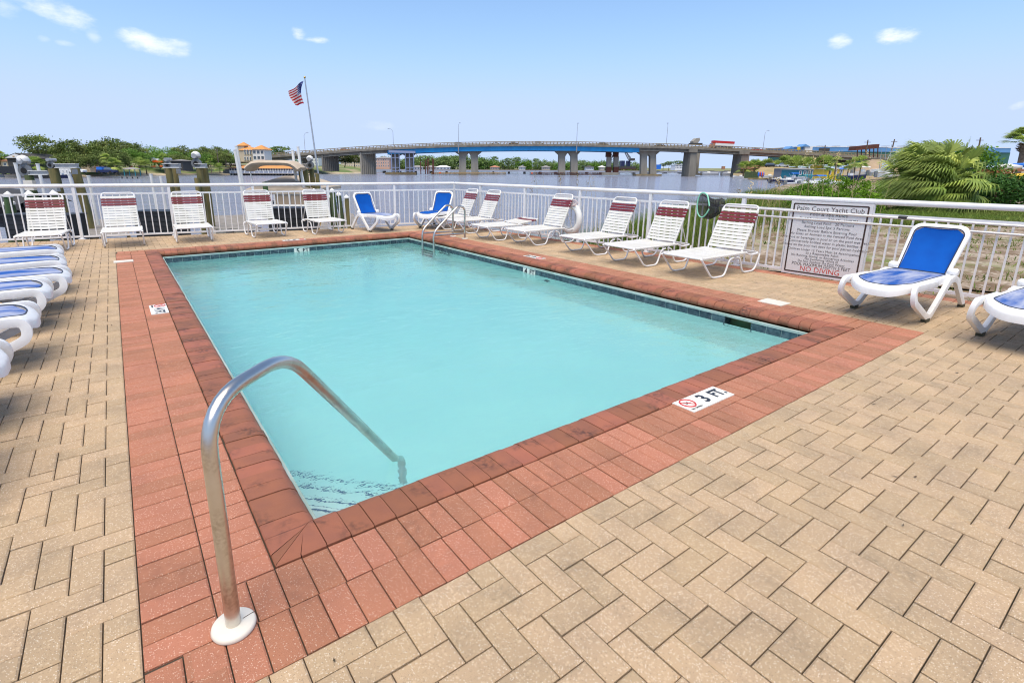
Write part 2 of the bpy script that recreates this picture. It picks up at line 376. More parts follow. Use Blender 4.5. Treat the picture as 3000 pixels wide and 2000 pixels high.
# tan herringbone
tan = []
def g2(i, j): return (-.02+.1*i, -.52+.1*j)
def free(i, j):
    x, y = g2(i, j); x += .05; y += .05
    if RB[0] < x < RB[2] and RB[1] < y < RB[3]: return False
    return True
ed = .27
for i in range(-52, 80):
    for j in range(-30, 132):
        s_ = (i+j) % 4
        if s_ == 0: a, c = (i, j), (i+1, j)
        elif s_ == 2: a, c = (i, j), (i, j+1)
        else: continue
        fa, fc = free(*a), free(*c)
        if not (fa or fc): continue
        x0, y0 = g2(*(a if fa else c)); x1, y1 = g2(*(c if fc else a)); x1 += .1; y1 += .1
        p = rect(x0, y0, x1, y1)
        for nn, cc in ((nL, cL-.03), (nR, cR-ed)):
            if p and any(nn.x*x+nn.y*y > cc for x, y in p): p = clip(p, nn.x, nn.y, cc)
        if len(p) > 2 and max(q[0] for q in p)-min(q[0] for q in p) > .012 and max(q[1] for q in p)-min(q[1] for q in p) > .012: tan.append(p)
lay(deck_o, tan, M['tan'], 'tan_paver', 'tan_pavers_beyond')
# red edging along the right fence
tR = Vector((-nR.y, nR.x, 0)); edge = []
for k in range(0, 147):
    o_ = FR1+tR*(k*.1); a = o_-nR*ed; c = o_-nR*(ed-.22)
    edge.append([tuple((c)[:2]), tuple((c+tR*.1)[:2]), tuple((a+tR*.1)[:2]), tuple(a[:2])])
eb = B()
for p in edge: paver_mesh(eb, p, 0, (0, 0), rnd=random.random())
eb.build('edging_pavers', M['red'], border, kind='stuff')
lit = B()
for _ in range(150):
    x, y = random.uniform(-2.5, 7.4), random.uniform(-1.6, 10.5)
    if -.45 < x < 5.7 and -.45 < y < 9.2: continue
    a, l, w_ = random.uniform(0, 6.3), random.uniform(.008, .028), random.uniform(.002, .006); d = Vector((math.cos(a), math.sin(a), 0)); e = Vector((-d.y, d.x, 0)); c = Vector((x, y, .0045))
    lit.add([c-d*l, c+e*w_, c+d*l+Vector((0, 0, .003)), c-e*w_], [(0, 1, 2, 3)], random.random())
lit.build('leaf_litter', mat('dry_litter', (.10, .07, .04), .9, rnd=.5), kind='stuff')
# coping of bullnose bricks
cop = thing('pool_coping', None, None); tag(cop, kind='structure')
prof = [(.004, -.05), (.004, .000), (.010, .006), (.15, .006), (.180, .002), (.203, -.012), (.217, -.032), (.220, -.048), (.212, -.066), (.196, -.082), (.17, -.088), (.05, -.088)]
for (o_, e_, n_, Le) in (((0, 0), (1, 0), (0, 1), W), ((W, 0), (0, 1), (-1, 0), LN), ((W, LN), (-1, 0), (0, -1), W), ((0, LN), (0, -1), (1, 0), LN)):
    k = 0; t0 = 0.0
    while t0 < Le-.01:
        t1 = min(t0+.1, Le); dz = random.gauss(0, .0012); dd = random.gauss(0, .0012); b = B(); V = []
        for t in (t0+.0018, t1-.0018):
            for d, z in prof:
                tt = min(max(t, d+.0015), Le-d-.0015); V.append((o_[0]+e_[0]*tt+n_[0]*(d+dd), o_[1]+e_[1]*tt+n_[1]*(d+dd), z+dz))
        n = len(prof)
        b.add(V, [(q, (q+1) % n, n+(q+1) % n, n+q) for q in range(n)]+[tuple(range(n-1, -1, -1)), tuple(range(n, 2*n))], random.random())
        me = b.mesh('coping_brick', M['cope'], 40); link('coping_brick', me, cop)
        t0 = t1
# shell: floor, walls, bond beam, corner steps
x0, x1, y0, y1 = .235, W-.235, .235, LN-.235
sh = B()
zf = lambda y: -1.05-.38*max(0, min(1, (y-2.5)/4))
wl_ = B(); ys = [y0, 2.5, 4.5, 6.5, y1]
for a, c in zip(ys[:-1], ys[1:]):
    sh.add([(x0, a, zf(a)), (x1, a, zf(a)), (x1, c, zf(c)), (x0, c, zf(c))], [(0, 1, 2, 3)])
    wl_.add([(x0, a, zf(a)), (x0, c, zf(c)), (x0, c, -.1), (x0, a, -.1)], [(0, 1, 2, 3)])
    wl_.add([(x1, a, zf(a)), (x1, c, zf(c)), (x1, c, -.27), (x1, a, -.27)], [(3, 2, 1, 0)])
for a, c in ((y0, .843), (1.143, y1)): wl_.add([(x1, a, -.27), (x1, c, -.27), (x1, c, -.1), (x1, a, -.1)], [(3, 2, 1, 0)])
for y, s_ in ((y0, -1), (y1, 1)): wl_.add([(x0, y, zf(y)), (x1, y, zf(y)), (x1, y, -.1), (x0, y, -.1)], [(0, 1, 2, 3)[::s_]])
shell = sh.build('pool_shell', M['plaster'], kind='structure'); wl_.build('pool_wall', M['wallshade'], shell)
bb = B()
for p, q in (((x0, y0), (x1, y0)), ((x1, y0), (x1, y1)), ((x1, y1), (x0, y1)), ((x0, y1), (x0, y0))):
    P, Q = Vector((*p, -.102)), Vector((*q, -.102)); bb.beam(P, Q, .03, .027)
bb.build('bond_beam', M['grout'], shell)
steps = [(.96, -.30), (1.26, -.50), (1.60, -.70), (1.94, -.90)]
for s_, z in steps:
    b = B(); b.prism([(x0+.001, y0+.001), (x0+s_-.47, y0+.001), (x0+.001, y0+s_-.47)], zf(y0)-.02, z); b.build('corner_step', M['plaster'], shell)
    b = B()
    for k in (0, 1):
        for q in range(int(s_*1.0/.05)):
            pass
    A_, C_ = Vector((x0+s_-.47, y0+.003, z)), Vector((x0+.003, y0+s_-.47, z)); nseg = int((C_-A_).length/.052); dirn = (C_-A_)/nseg
    for k in range(nseg):
        p = A_+dirn*k; q = A_+dirn*(k+.96); b.beam(p+Vector((-.02, -.02, .002)), q+Vector((-.02, -.02, .002)), .010, .006); b.beam(p+Vector((.001, .001, -.010)), q+Vector((.001, .001, -.010)), .006, .010)
    b.build('step_edge_tile', M['mosaic'], shell)
# waterline tiles
tz0, tz1 = -.268, -.117
def tile_row(p, q, nrm, skip=(), cut=False):
    P, Q = Vector((*p, 0)), Vector((*q, 0)); d = (Q-P); n = round(d.length/.152); d /= n; cache = []
    for k in range(n):
        c = P+d*(k+.5)
        if any(a < (k+.5)/n*(Q-P).length < e for a, e in skip): continue
        b = B(); h = (tz1-tz0)/2-.002; dl = d.normalized()*(d.length/2-.0022); nn = Vector((*nrm, 0))*(.006+random.gauss(0, .0006)); zc = (tz0+tz1)/2
        V = [c-dl+nn+Vector((0, 0, zc-h)), c+dl+nn+Vector((0, 0, zc-h)), c+dl+nn+Vector((0, 0, zc+h)), c-dl+nn+Vector((0, 0, zc+h))]
        V += [v-Vector((*nrm, 0))*.012 for v in V]
        fs = [(0, 1, 2, 3), (0, 4, 5, 1), (1, 5, 6, 2), (2, 6, 7, 3), (3, 7, 4, 0)]
        if (V[1]-V[0]).cross(V[2]-V[0]).dot(Vector((*nrm, 0))) < 0: fs = [f[::-1] for f in fs]
        b.add(V, fs, random.random()); b.build('waterline_tile', M['tile'], shell)
    g = B(); cuts = [0.0]+([skip[-1][0]-.052, skip[-1][1]+.052] if cut else [])+[(Q-P).length]; u = (Q-P).normalized()
    for a, e in zip(cuts[::2], cuts[1::2]): g.beam(P+u*a+Vector((0, 0, (tz0+tz1)/2)), P+u*e+Vector((0, 0, (tz0+tz1)/2)), .005, tz1-tz0)
    g.build('tile_grout', M['grout'], shell)
m5 = (gp(860, 737, -.15).x, gp(897, 728, -.15).x)
m5c = 2.640; m4c = 4.485; skc = .993
tile_row((x0, y1), (x1, y1), (0, -1), [(m5c-x0-.1, m5c-x0+.1)])
tile_row((x1, y1), (x1, y0), (-1, 0), [(y1-m4c-.1, y1-m4c+.1), (y1-skc-.1, y1-skc+.1)], True)
tile_row((x0, y0), (x0, y1), (1, 0)); tile_row((x0, y0), (x1, y0), (0, 1))
# skimmer mouth in the right wall
b = B(); zc = (tz0+tz1)/2
for y in (skc-.152, skc+.152): b.box((x1+.055, y, zc), (.13, .012, tz1-tz0))
b.box((x1+.055, skc, tz1+.004), (.13, .31, .008)); b.box((x1+.055, skc, tz0-.004), (.13, .31, .008)); b.build('skimmer_frame', M['tile'], shell)
b = B(); b.box((x1+.12, skc, zc), (.008, .31, tz1-tz0)); b.build('skimmer_weir', mat('olive_weir', (.10, .14, .05), .5), shell)
# pool water: one closed body with a rippled surface
nx, ny = 110, 190; P = []
for j in range(ny+1):
    y = y0+.008+(y1-y0-.016)*j/ny; row = []
    for i in range(nx+1):
        x = x0+.008+(x1-x0-.016)*i/nx
        row.append((x, y, WZ))
    P.append(row)
wb = B(); wb.grid(P)
a, c = x0+.008, x1-.008; e, g = y0+.008, y1-.008
nb = len(wb.v); wb.v += [(a, e, -1.6), (c, e, -1.6), (c, g, -1.6), (a, g, -1.6)]; wb.r += [.5]*4
k0, k1, k2, k3 = 0, nx, (ny+1)*(nx+1)-1, ny*(nx+1)
wb.f += [(nb+3, nb+2, nb+1, nb), tuple([nb, nb+1]+list(range(k1, k0-1, -1))), tuple([nb+1, nb+2]+[k1+(nx+1)*j for j in range(ny, -1, -1)]), tuple([nb+2, nb+3]+[k3+i for i in range(0, nx+1)]), tuple([nb+3, nb]+[(nx+1)*j for j in range(0, ny+1)])]
wm_ = bpy.data.materials.new('pool_water'); wm_.use_nodes = True; t = wm_.node_tree; t.nodes.clear(); ln = t.links
out = t.nodes.new('ShaderNodeOutputMaterial'); fr = t.nodes.new('ShaderNodeFresnel'); fr.inputs[0].default_value = 1.5
rf = t.nodes.new('ShaderNodeBsdfRefraction'); rf.inputs['IOR'].default_value = 1.333; rf.inputs['Roughness'].default_value = .0; rf.inputs['Color'].default_value = (.92, 1.0, 1.0, 1)
gl = t.nodes.new('ShaderNodeBsdfGlossy'); gl.inputs['Roughness'].default_value = .03
df = t.nodes.new('ShaderNodeBsdfDiffuse'); df.inputs[0].default_value = (.62, .92, .96, 1)
m1 = t.nodes.new('ShaderNodeMixShader'); m1.inputs[0].default_value = .085
m2 = t.nodes.new('ShaderNodeMixShader')
geo = t.nodes.new('ShaderNodeNewGeometry')
def wave(sc_, det, str_, mp_):
    k = t.nodes.new('ShaderNodeMapping'); k.inputs['Scale'].default_value = mp_; k.inputs['Rotation'].default_value = (0, 0, .5); ln.new(geo.outputs['Position'], k.inputs[0])
    n = t.nodes.new('ShaderNodeTexNoise'); n.inputs['Scale'].default_value = sc_; n.inputs['Detail'].default_value = det; ln.new(k.outputs[0], n.inputs[0])
    s_ = t.nodes.new('ShaderNodeMath'); s_.operation = 'MULTIPLY'; s_.inputs[1].default_value = str_; ln.new(n.outputs[0], s_.inputs[0]); return s_.outputs[0]
ad = t.nodes.new('ShaderNodeMath'); ln.new(wave(1.5, 2, .6, (1, 1.4, 1)), ad.inputs[0]); ln.new(wave(7, 3, .25, (1, 1.8, 1)), ad.inputs[1])
bp = t.nodes.new('ShaderNodeBump'); bp.inputs['Strength'].default_value = 1.0; bp.inputs['Distance'].default_value = .032; ln.new(ad.outputs[0], bp.inputs['Height'])
for n in (fr, rf, gl, df): ln.new(bp.outputs[0], n.inputs['Normal'])
ln.new(rf.outputs[0], m1.inputs[1]); ln.new(df.outputs[0], m1.inputs[2]); ln.new(fr.outputs[0], m2.inputs[0]); ln.new(m1.outputs[0], m2.inputs[1]); ln.new(gl.outputs[0], m2.inputs[2])
ln.new(m2.outputs[0], out.inputs[0])
va = t.nodes.new('ShaderNodeVolumeAbsorption'); va.inputs['Color'].default_value = (.22, .90, .92, 1); va.inputs['Density'].default_value = .46; ln.new(va.outputs[0], out.inputs['Volume'])
wb.build('pool_water', wm_, kind='structure')

# ------------------------------------------------------------------ lettering
def text(name, body, size, m, parent, mw, align='CENTER', thick=.0008, sx=1.0, bold=0.0):
    cu = bpy.data.curves.new('lettering', 'FONT'); cu.body = body; cu.size = size; cu.align_x = align; cu.align_y = 'CENTER'; cu.extrude = thick; cu.resolution_u = 2; cu.offset = bold
    o = bpy.data.objects.new('tmp', cu); COL.objects.link(o); bpy.context.view_layer.update()
    me = bpy.data.meshes.new_from_object(o); bpy.data.objects.remove(o)
    me.transform(mw @ Matrix.Diagonal((sx, 1, 1, 1))); me.materials.clear(); me.materials.append(m)
    return link(name, me, parent)
def frame(o_, x, y, z):                # matrix from origin and axes
    x, y, z = Vector(x), Vector(y), Vector(z)
    return Matrix(((x.x, y.x, z.x, o_[0]), (x.y, y.y, z.y, o_[1]), (x.z, y.z, z.z, o_[2]), (0, 0, 0, 1)))
def depth_marker(label, c, ax, txt, nodive=True, size=(.46, .155)):
    """three ceramic tiles in the deck: sign, figure, FT."""
    t_ = thing('depth_marker', label, 'depth marker', (0, 0, 0), group='depth markers set in the deck')
    X = Vector((*ax, 0)); Y = Vector((-ax[1], ax[0], 0)); C_ = Vector((*c, 0))
    n = 3; wd = size[0]/n
    for k in range(n):
        b = B(); q = C_+X*((k-(n-1)/2)*wd); b.box((0, 0, -.012), (wd-.003, size[1], .036)); o = b.build('ceramic_tile', M['marker'], t_); o.matrix_world = frame(q, X, Y, (0, 0, 1))
    Z = Vector((0, 0, .0068))
    text('numeral', txt[0], .135, M['ink'], t_, frame(C_+Z, X, Y, (0, 0, 1)), bold=.004)
    text('lettering', txt[1], .118, M['ink'], t_, frame(C_+X*wd+Z, X, Y, (0, 0, 1)), sx=.85, bold=.004)
    q = C_-X*wd
    if nodive:
        b = B(); rr = .05
        ring = [q+Z+Vector((0, .0, 0))+Y*.018+X*(rr*math.cos(a*PI/12))+Y*(rr*math.sin(a*PI/12)) for a in range(24)]
        b.tube(ring, .005, 5, closed=True); b.beam(q+Z+Y*.018-X*.036+Y*.036, q+Z+Y*.018+X*.036-Y*.036, .008, .003); b.build('no_diving_ring', M['redink'], t_)
        b = B(); b.beam(q+Z+Y*.018-X*.02+Y*.018, q+Z+Y*.018+X*.012-Y*.012, .007, .002); b.beam(q+Z+Y*.018-X*.03-Y*.006, q+Z+Y*.018+X*.026-Y*.004, .004, .002)
        b.beam(q+Z+Y*.018+X*.004-Y*.004, q+Z+Y*.018+X*.014+Y*.02, .004, .002); b.build('diver_pictogram', M['ink'], t_)
        text('no_diving_words', 'NO DIVING', .021, M['ink'], t_, frame(q+Z-Y*.052, X, Y, (0, 0, 1)))
    return t_
depth_marker('three foot depth marker tiles in the red border nearest the steps rail', (2.66, -.077), (1, 0), ('3', 'FT.'))
depth_marker('four foot depth marker tiles in the left border beside the blue loungers', (-.083, 4.42), (0, -1), ('4', 'FT.'), size=(.42, .155))
depth_marker('four foot depth marker tiles in the right border in front of white strap loungers', (5.37, 4.74), (0, 1), ('4', 'FT.'), size=(.42, .155))
depth_marker('five foot depth marker tiles behind the far pool edge', (2.6, 9.085), (-1, 0), ('5', 'FT.'))
def wall_marker(label, c, ax, nrm, txt):
    t_ = thing('wall_depth_marker', label, 'depth marker', group='depth markers on the pool wall')
    X = Vector((*ax, 0)); Nn = Vector((*nrm, 0)); C_ = Vector((*c, (tz0+tz1)/2))
    for k in (0, 1):
        b = B(); b.box((0, 0, 0), (.148, .148, .014)); o = b.build('ceramic_tile', M['marker'], t_); o.matrix_world = frame(C_+X*((k-.5)*.152)+Nn*.002, X, (0, 0, 1), Nn)
        text('lettering', txt[k], .135 if k == 0 else .115, M['ink'], t_, frame(C_+X*((k-.5)*.152)+Nn*.0092+Vector((0, 0, .016)), X, (0, 0, 1), Nn), bold=.004)
wall_marker('five foot tile marker on the far pool wall', (m5c, y1), (1, 0), (0, -1), ('5', 'FT'))
wall_marker('four foot tile marker on the right pool wall', (x1, m4c), (0, -1), (-1, 0), ('4', 'FT'))
b = B(); b.prism([(5.53, .80), (5.75, .79), (5.765, 1.06), (5.53, 1.055)], -.02, .006); b.cyl((5.645, .93, .004), .008, .0035, 10)
tag(b.build('skimmer_lid', M['esc']), 'square ivory lid in the paving beside the skimmer mouth', 'lid')
b = B(); b.prism([(-.455, 7.88), (-.198, 7.90), (-.198, 8.08), (-.455, 8.085)], -.02, .008)
tag(b.build('drain_lid', M['esc']), 'pale plastic lid across the red border near the far left corner', 'lid')
b = B(); b.lathe((0, 0, 0), [(.02, .0), (.02, .03), (.05, .03), (.055, .02), (.055, 0)], 16); o = b.build('return_fitting', M['black']); o.matrix_world = frame((x1, 3.9, -.36), (0, 1, 0), (0, 0, 1), (-1, 0, 0)) @ Matrix.Diagonal((1, 1, 1, 1)); o.matrix_world = Matrix.Translation((x1-.001, 4.05, -.40)) @ Matrix.Rotation(-PI/2, 4, 'Y'); tag(o, 'dark round return fitting under water below the four foot wall marker', 'fitting')

# ------------------------------------------------------------------ rails at the pool
def steel_thing(name, label, cat): return thing(name, label, cat)
hr = steel_thing('handrail', 'stainless steel handrail bent over the near corner steps', 'handrail')
B0 = Vector((-.172, -.19, 0)); dr = Vector((1.005, .909, 0)).normalized()
pts = fillet([B0, B0+Vector((0, 0, .785)), B0+dr*.41+Vector((0, 0, .79)), B0+dr*1.36+Vector((0, 0, -.205)), B0+dr*1.44+Vector((0, 0, -.29)), B0+dr*1.46+Vector((0, 0, -.62))], [.17, .14, .05, .05], 8)
b = B(); b.tube(pts, .0232, 16); b.build('rail', M['steel'], hr, 60)
b = B(); b.lathe((B0.x, B0.y, .001), [(.027, 0), (.066, 0), (.068, .005), (.066, .013), (.06, .018), (.027, .018)], 32); b.build('escutcheon', M['esc'], hr, 40)
b = B(); b.beam(B0+Vector((.028, 0, .0193)), B0+Vector((.066, .008, .0193)), .002, .001); b.build('escutcheon_seam', M['brown'], hr)
ld = steel_thing('pool_ladder', 'steel two rail ladder at the far right corner of the pool', 'ladder')
for yy in (7.33, 7.80):
    A_ = Vector((5.66, yy, 0)); D_ = Vector((-.99, -.13, 0)).normalized(); lo = .83
    pts = fillet([A_, A_+Vector((0, 0, .66)), A_+D_*.18+Vector((0, 0, .70)), A_+D_*lo+Vector((0, 0, .20)), A_+D_*lo+Vector((0, 0, -1.0))], [.12, .14, .14], 6)
    b = B(); b.tube(pts, .021, 12); b.build('rail', M['steel'], ld, 60)
    b = B(); b.tube([A_+Vector((0, 0, .11)), A_+D_*lo+Vector((0, 0, .14))], .018, 10); b.build('brace', M['steel'], ld, 60)
    b = B(); b.lathe((A_.x, A_.y, .001), [(.025, 0), (.07, 0), (.07, .012), (.06, .018), (.025, .018)], 20); b.build('escutcheon', M['esc'], ld, 40)
for k in range(3):
    p = Vector((5.66, 7.33, -.245-.26*k))+Vector((-.99, -.13, 0)).normalized()*.83; q = p+Vector((0, .47, 0)); b = B(); b.beam(p, q, .09, .025); b.build('step', M['black'], ld)
# ------------------------------------------------------------------ fence
def fence(label, P, Q, first, spacing, step, rail_r=.036):
    t_ = thing('pool_fence', label, 'fence'); d = (Q-P); Ln = d.length; d.normalize(); up = Vector((0, 0, 1))
    b = B(); b.tube([P+up*1.068, Q+up*1.068], rail_r, 14); b.build('top_rail', M['white_metal'], t_, 60)
    b = B(); b.beam(P+up*.905, Q+up*.905, .025, .034); b.build('middle_rail', M['white_metal'], t_)
    b = B(); b.beam(P+up*.055, Q+up*.055, .028, .036); b.build('bottom_rail', M['white_metal'], t_)
    bp_ = B(); bp_.box((0, 0, .52), (.052, .052, 1.03)); bp_.box((0, 0, .006), (.11, .11, .012)); pm = bp_.mesh('post', M['white_metal'])
    pk = B(); pk.box((0, 0, .48), (.019, .019, .82)); km = pk.mesh('picket', M['white_metal'])
    rz = math.atan2(d.y, d.x); posts = []
    s_ = first
    while s_ < Ln+.01: posts.append(s_); link('post', pm, t_, P+d*s_, rz); s_ += spacing
    s_ = first
    n = round(spacing/step)
    k = -int(first/(spacing/n)); 
    while True:
        x = first+k*spacing/n
        if x > Ln-.03: break
        if x > .02 and k % n: link('picket', km, t_, P+d*x, rz)
        k += 1
    return t_
dL = (FC-FL0).normalized()
s0 = (Vector((-.96, 11.5, 0))-FL0).dot(dL); Lf = (FC-FL0).length; sp = (Lf-s0)/5.0
fence('white metal picket fence along the far dock side of the pool deck', FL0, FC, s0-sp*3, sp, .131)
PR = FR1; dR = (FC-PR).normalized(); s1 = (Vector((7.62, .795, 0))-PR).dot(dR); Lr = (FC-PR).length; spr = 1.635
k0 = s1-int(s1/spr)*spr
fence('white metal picket fence along the right side by the sandy yard', PR, FC-dR*.06, k0, spr, .109)

# ------------------------------------------------------------------ sign on the fence
sg = thing('pool_rules_sign', 'white pool rules board with dark border hung on the right fence', 'sign')
pa = FR1+dR*((Vector((7.6, 1.742, 0))-FR1).dot(dR)); pb = FR1+dR*((Vector((7.6, .775, 0))-FR1).dot(dR)); off = -nR*.045
pa, pb = pa+off, pb+off; X = (pb-pa).normalized(); SW = (pb-pa).length; Zn = Vector((0, 0, 1)); Nn = -nR
mid = (pa+pb)/2+Vector((0, 0, .525))
b = B(); b.box((0, 0, 0), (SW, 1.03, .012)); o = b.build('board', M['board'], sg); o.matrix_world = frame(mid, X, Zn, Nn)
b = B()
for p, q in (((-.44, -.475), (.44, -.475)), ((.44, -.475), (.44, .475)), ((.44, .475), (-.44, .475)), ((-.44, .475), (-.44, -.475))):
    s_ = SW/.965; b.beam((p[0]*s_, p[1], .0075), (q[0]*s_, q[1], .0075), .018, .002)
o = b.build('border', M['brown'], sg); o.matrix_world = frame(mid, X, Zn, Nn)
for y, body, size, m, sx in ((.405, 'Palm Court Yacht Club', .088, 'brown', .97), (.335, 'Pool & Spa Rules', .066, 'brown', 1), (.272, 'Pool & Spa Hours:   7:00 AM - 10:00 PM', .047, 'brown', .9), (.215, 'Bathing Load Pool:   20 Persons', .049, 'brown', 1),
    (.163, 'Bathing Load Spa: 5 Persons', .049, 'brown', .98), (.108, 'Please Shower Before Entering Pool', .049, 'brown', 1), (.058, 'No Glass or Animals in the Fenced Pool Area', .049, 'brown', .98), (.004, 'No food or beverages in pool or on the pool wet deck.', .049, 'brown', .96),
    (-.048, 'Commercially bottled water in plastic bottles is', .049, 'brown', .95), (-.100, 'allowed on the pool wet deck for pool patron hydration.', .049, 'brown', .95), (-.160, 'Children Under 12 Years Must be Accompanied', .046, 'brown', .98), (-.203, 'by a Responsible Adult', .046, 'brown', .95),
    (-.245, 'No Running, Diving, or Boisterous Activities', .046, 'brown', .93), (-.285, 'No Swimming While Ill', .046, 'brown', .95), (-.322, 'Do Not Swallow the Pool Water', .046, 'brown', .93), (-.368, 'POOL MAXIMUM DEPTH 5 FEET', .064, 'brown', .80), (-.432, 'NO DIVING', .105, 'signred', .90)):
    text('lettering', body, size, M[m], sg, frame(mid+Nn*.0075, X, Zn, Nn) @ Matrix.Translation((0, y+.008, 0)), sx=sx, bold=-.0006)

# ------------------------------------------------------------------ strap loungers
def strap_lounger(label, flat=False, group=None):
    t_ = thing('strap_lounger', label, 'lounger', group=group)
    hw = .31; r = .0135; h = .30
    fr_ = B(); fr_.tube(fillet([(1.12, -hw, h), (.06, -hw, h), (.02, -hw+.06, h), (.02, hw-.06, h), (.06, hw, h), (1.12, hw, h)], .07, 4), r, 8)
    fr_.tube(fillet([(1.10, -hw, h), (1.22, -hw, h-.045), (1.50, -hw, h-.03), (1.50, hw, h-.03), (1.22, hw, h-.045), (1.10, hw, h)], [.06, .12, .12, .06], 4), r, 8)
    for x in (.35, .75): fr_.tube([(x, -hw, h-.02), (x, hw, h-.02)], .008, 6)
    fr_.build('frame', M['white_metal'], t_, 60)
    for s_ in (-1, 1):
        b = B(); b.tube(fillet([(.03, s_*hw, h-.005), (.31, s_*hw, r), (.61, s_*hw, r), (.70, s_*hw, h-.06), (.80, s_*hw, h-.045)], [.07, .07, .05], 4), r, 8); b.build('leg_loop', M['white_metal'], t_, 60)
        b = B(); b.tube(fillet([(.86, s_*hw, h-.045), (.96, s_*hw, h-.06), (1.07, s_*hw, r), (1.39, s_*hw, r), (1.51, s_*(hw-.01), h-.05)], [.05, .07, .09], 4), r, 8); b.build('leg_loop', M['white_metal'], t_, 60)
    xh, zh = 1.07, h+.012; ang = math.radians(6 if flat else 63); Lb = .715; D_ = Vector((math.cos(ang), 0, math.sin(ang))); Un = Vector((-D_.z, 0, D_.x))
    Hh = Vector((xh, 0, zh)); hb = hw-.045
    b = B(); b.tube(fillet([Hh+Vector((0, -hb, 0)), Hh+D_*Lb+Vector((0, -hb, 0)), Hh+D_*Lb+Vector((0, hb, 0)), Hh+Vector((0, hb, 0))], .075, 5), r, 8); b.build('back_frame', M['white_metal'], t_, 60)
    if not flat:
        b = B()
        for s_ in (-1, 1):
            b.tube([Hh+D_*.36+Vector((0, s_*hb, 0)), (1.36, s_*(hw-.01), h-.02)], .007, 6)
        b.tube([(1.345, -hw, h-.03), (1.345, hw, h-.03)], .012, 8, rnd=.2); b.build('back_prop', M['pole'], t_, 60)
    def strap(c, d, n_, half, width, m, rd):
        # a vinyl strap wrapped over both side tubes
        c, d, n_ = Vector(c), Vector(d), Vector(n_); V = []; cross = []
        for y, z in ((-half-.016, -.012), (-half-.017, .006), (-half-.008, .0165), (-half*.5, .0135-.004), (0, .0135-.006), (half*.5, .0135-.004), (half+.008, .0165), (half+.017, .006), (half+.016, -.012)): cross.append((y, z))
        b = B()
        for s_ in (-.5, .5):
            for y, z in cross: V.append(c+d*(s_*width)+Vector((0, y, 0))+n_*z)
        k = len(cross)
        V += [v-n_*.004 for v in V]
        Fs = [(i, i+1, k+i+1, k+i) for i in range(k-1)]+[(2*k+k+i, 2*k+k+i+1, 2*k+i+1, 2*k+i) for i in range(k-1)]
        Fs += [(i+1, i, 2*k+i, 2*k+i+1) for i in range(k-1)]+[(k+i, k+i+1, 3*k+i+1, 3*k+i) for i in range(k-1)]
        b.add(V, Fs, rd); return b
    wS = .0425
    for i in range(20):
        x = .075+i*.0517
        strap((x, 0, h), (1, 0, 0), (0, 0, 1), hw-.004, wS, None, random.random()).build('strap', M['strap_w'], t_)
    for i in range(12):
        s_ = .045+i*.0525
        m = M['strap_w']
        if i in (8, 9, 10): m = M['strap_r']
        strap(Hh+D_*s_, D_, Un, hb, .041, None, random.random()).build('strap', m, t_)
    return t_
G1 = 'white strap loungers with maroon head straps'
R_ = [('nearest white strap lounger right of the pool, closest to the rules board', 5.92, 2.36, -.02), ('white strap lounger under the green leaf net, second from the rules board', 5.90, 3.44, -.03), ('white strap lounger third from the rules board along the right fence', 6.06, 4.60, -.04),
      ('white strap lounger with the white life ring behind its backrest', 5.94, 6.04, .0), ('white strap lounger lying flat with its backrest down', 5.78, 7.02, -.02), ('white strap lounger between the flat one and the one nearest the corner post', 5.92, 8.36, -.03), ('white strap lounger behind the pool ladder, next to the blue one in the far corner', 5.88, 9.28, -.08)]
proto = None
for i, (lb, x, y, rz) in enumerate(R_):
    if i == 0: proto = strap_lounger(lb, group=G1); o = proto; o.location = (x, y, 0); o.rotation_euler = (0, 0, rz)
    elif i == 4: o = strap_lounger(lb, True, G1); o.location = (x, y, 0); o.rotation_euler = (0, 0, rz); o.scale = (.80, 1, 1)
    else: o = dup(proto, (x, y, 0), rz, lb, G1, (.90 if i > 4 else .95, 1, 1))
Lf_ = [('white strap lounger at the far left end of the fence, beside the black slatted bin', (-1.46, 9.66), 1.47), ('white strap lounger second from the left along the dock fence', (-.28, 9.62), 1.54), ('white strap lounger in the middle of the five along the dock fence', (.885, 9.62), 1.54),
       ('white strap lounger in front of the boat with the beige canopy, left of two', (2.33, 9.62), 1.62), ('white strap lounger left of the blue lounger along the dock fence', (3.58, 9.48), 1.63)]
for lb, (x, y), rz in Lf_: dup(proto, (x, y, 0), rz, lb, G1, scale=(.74, 1, 1))

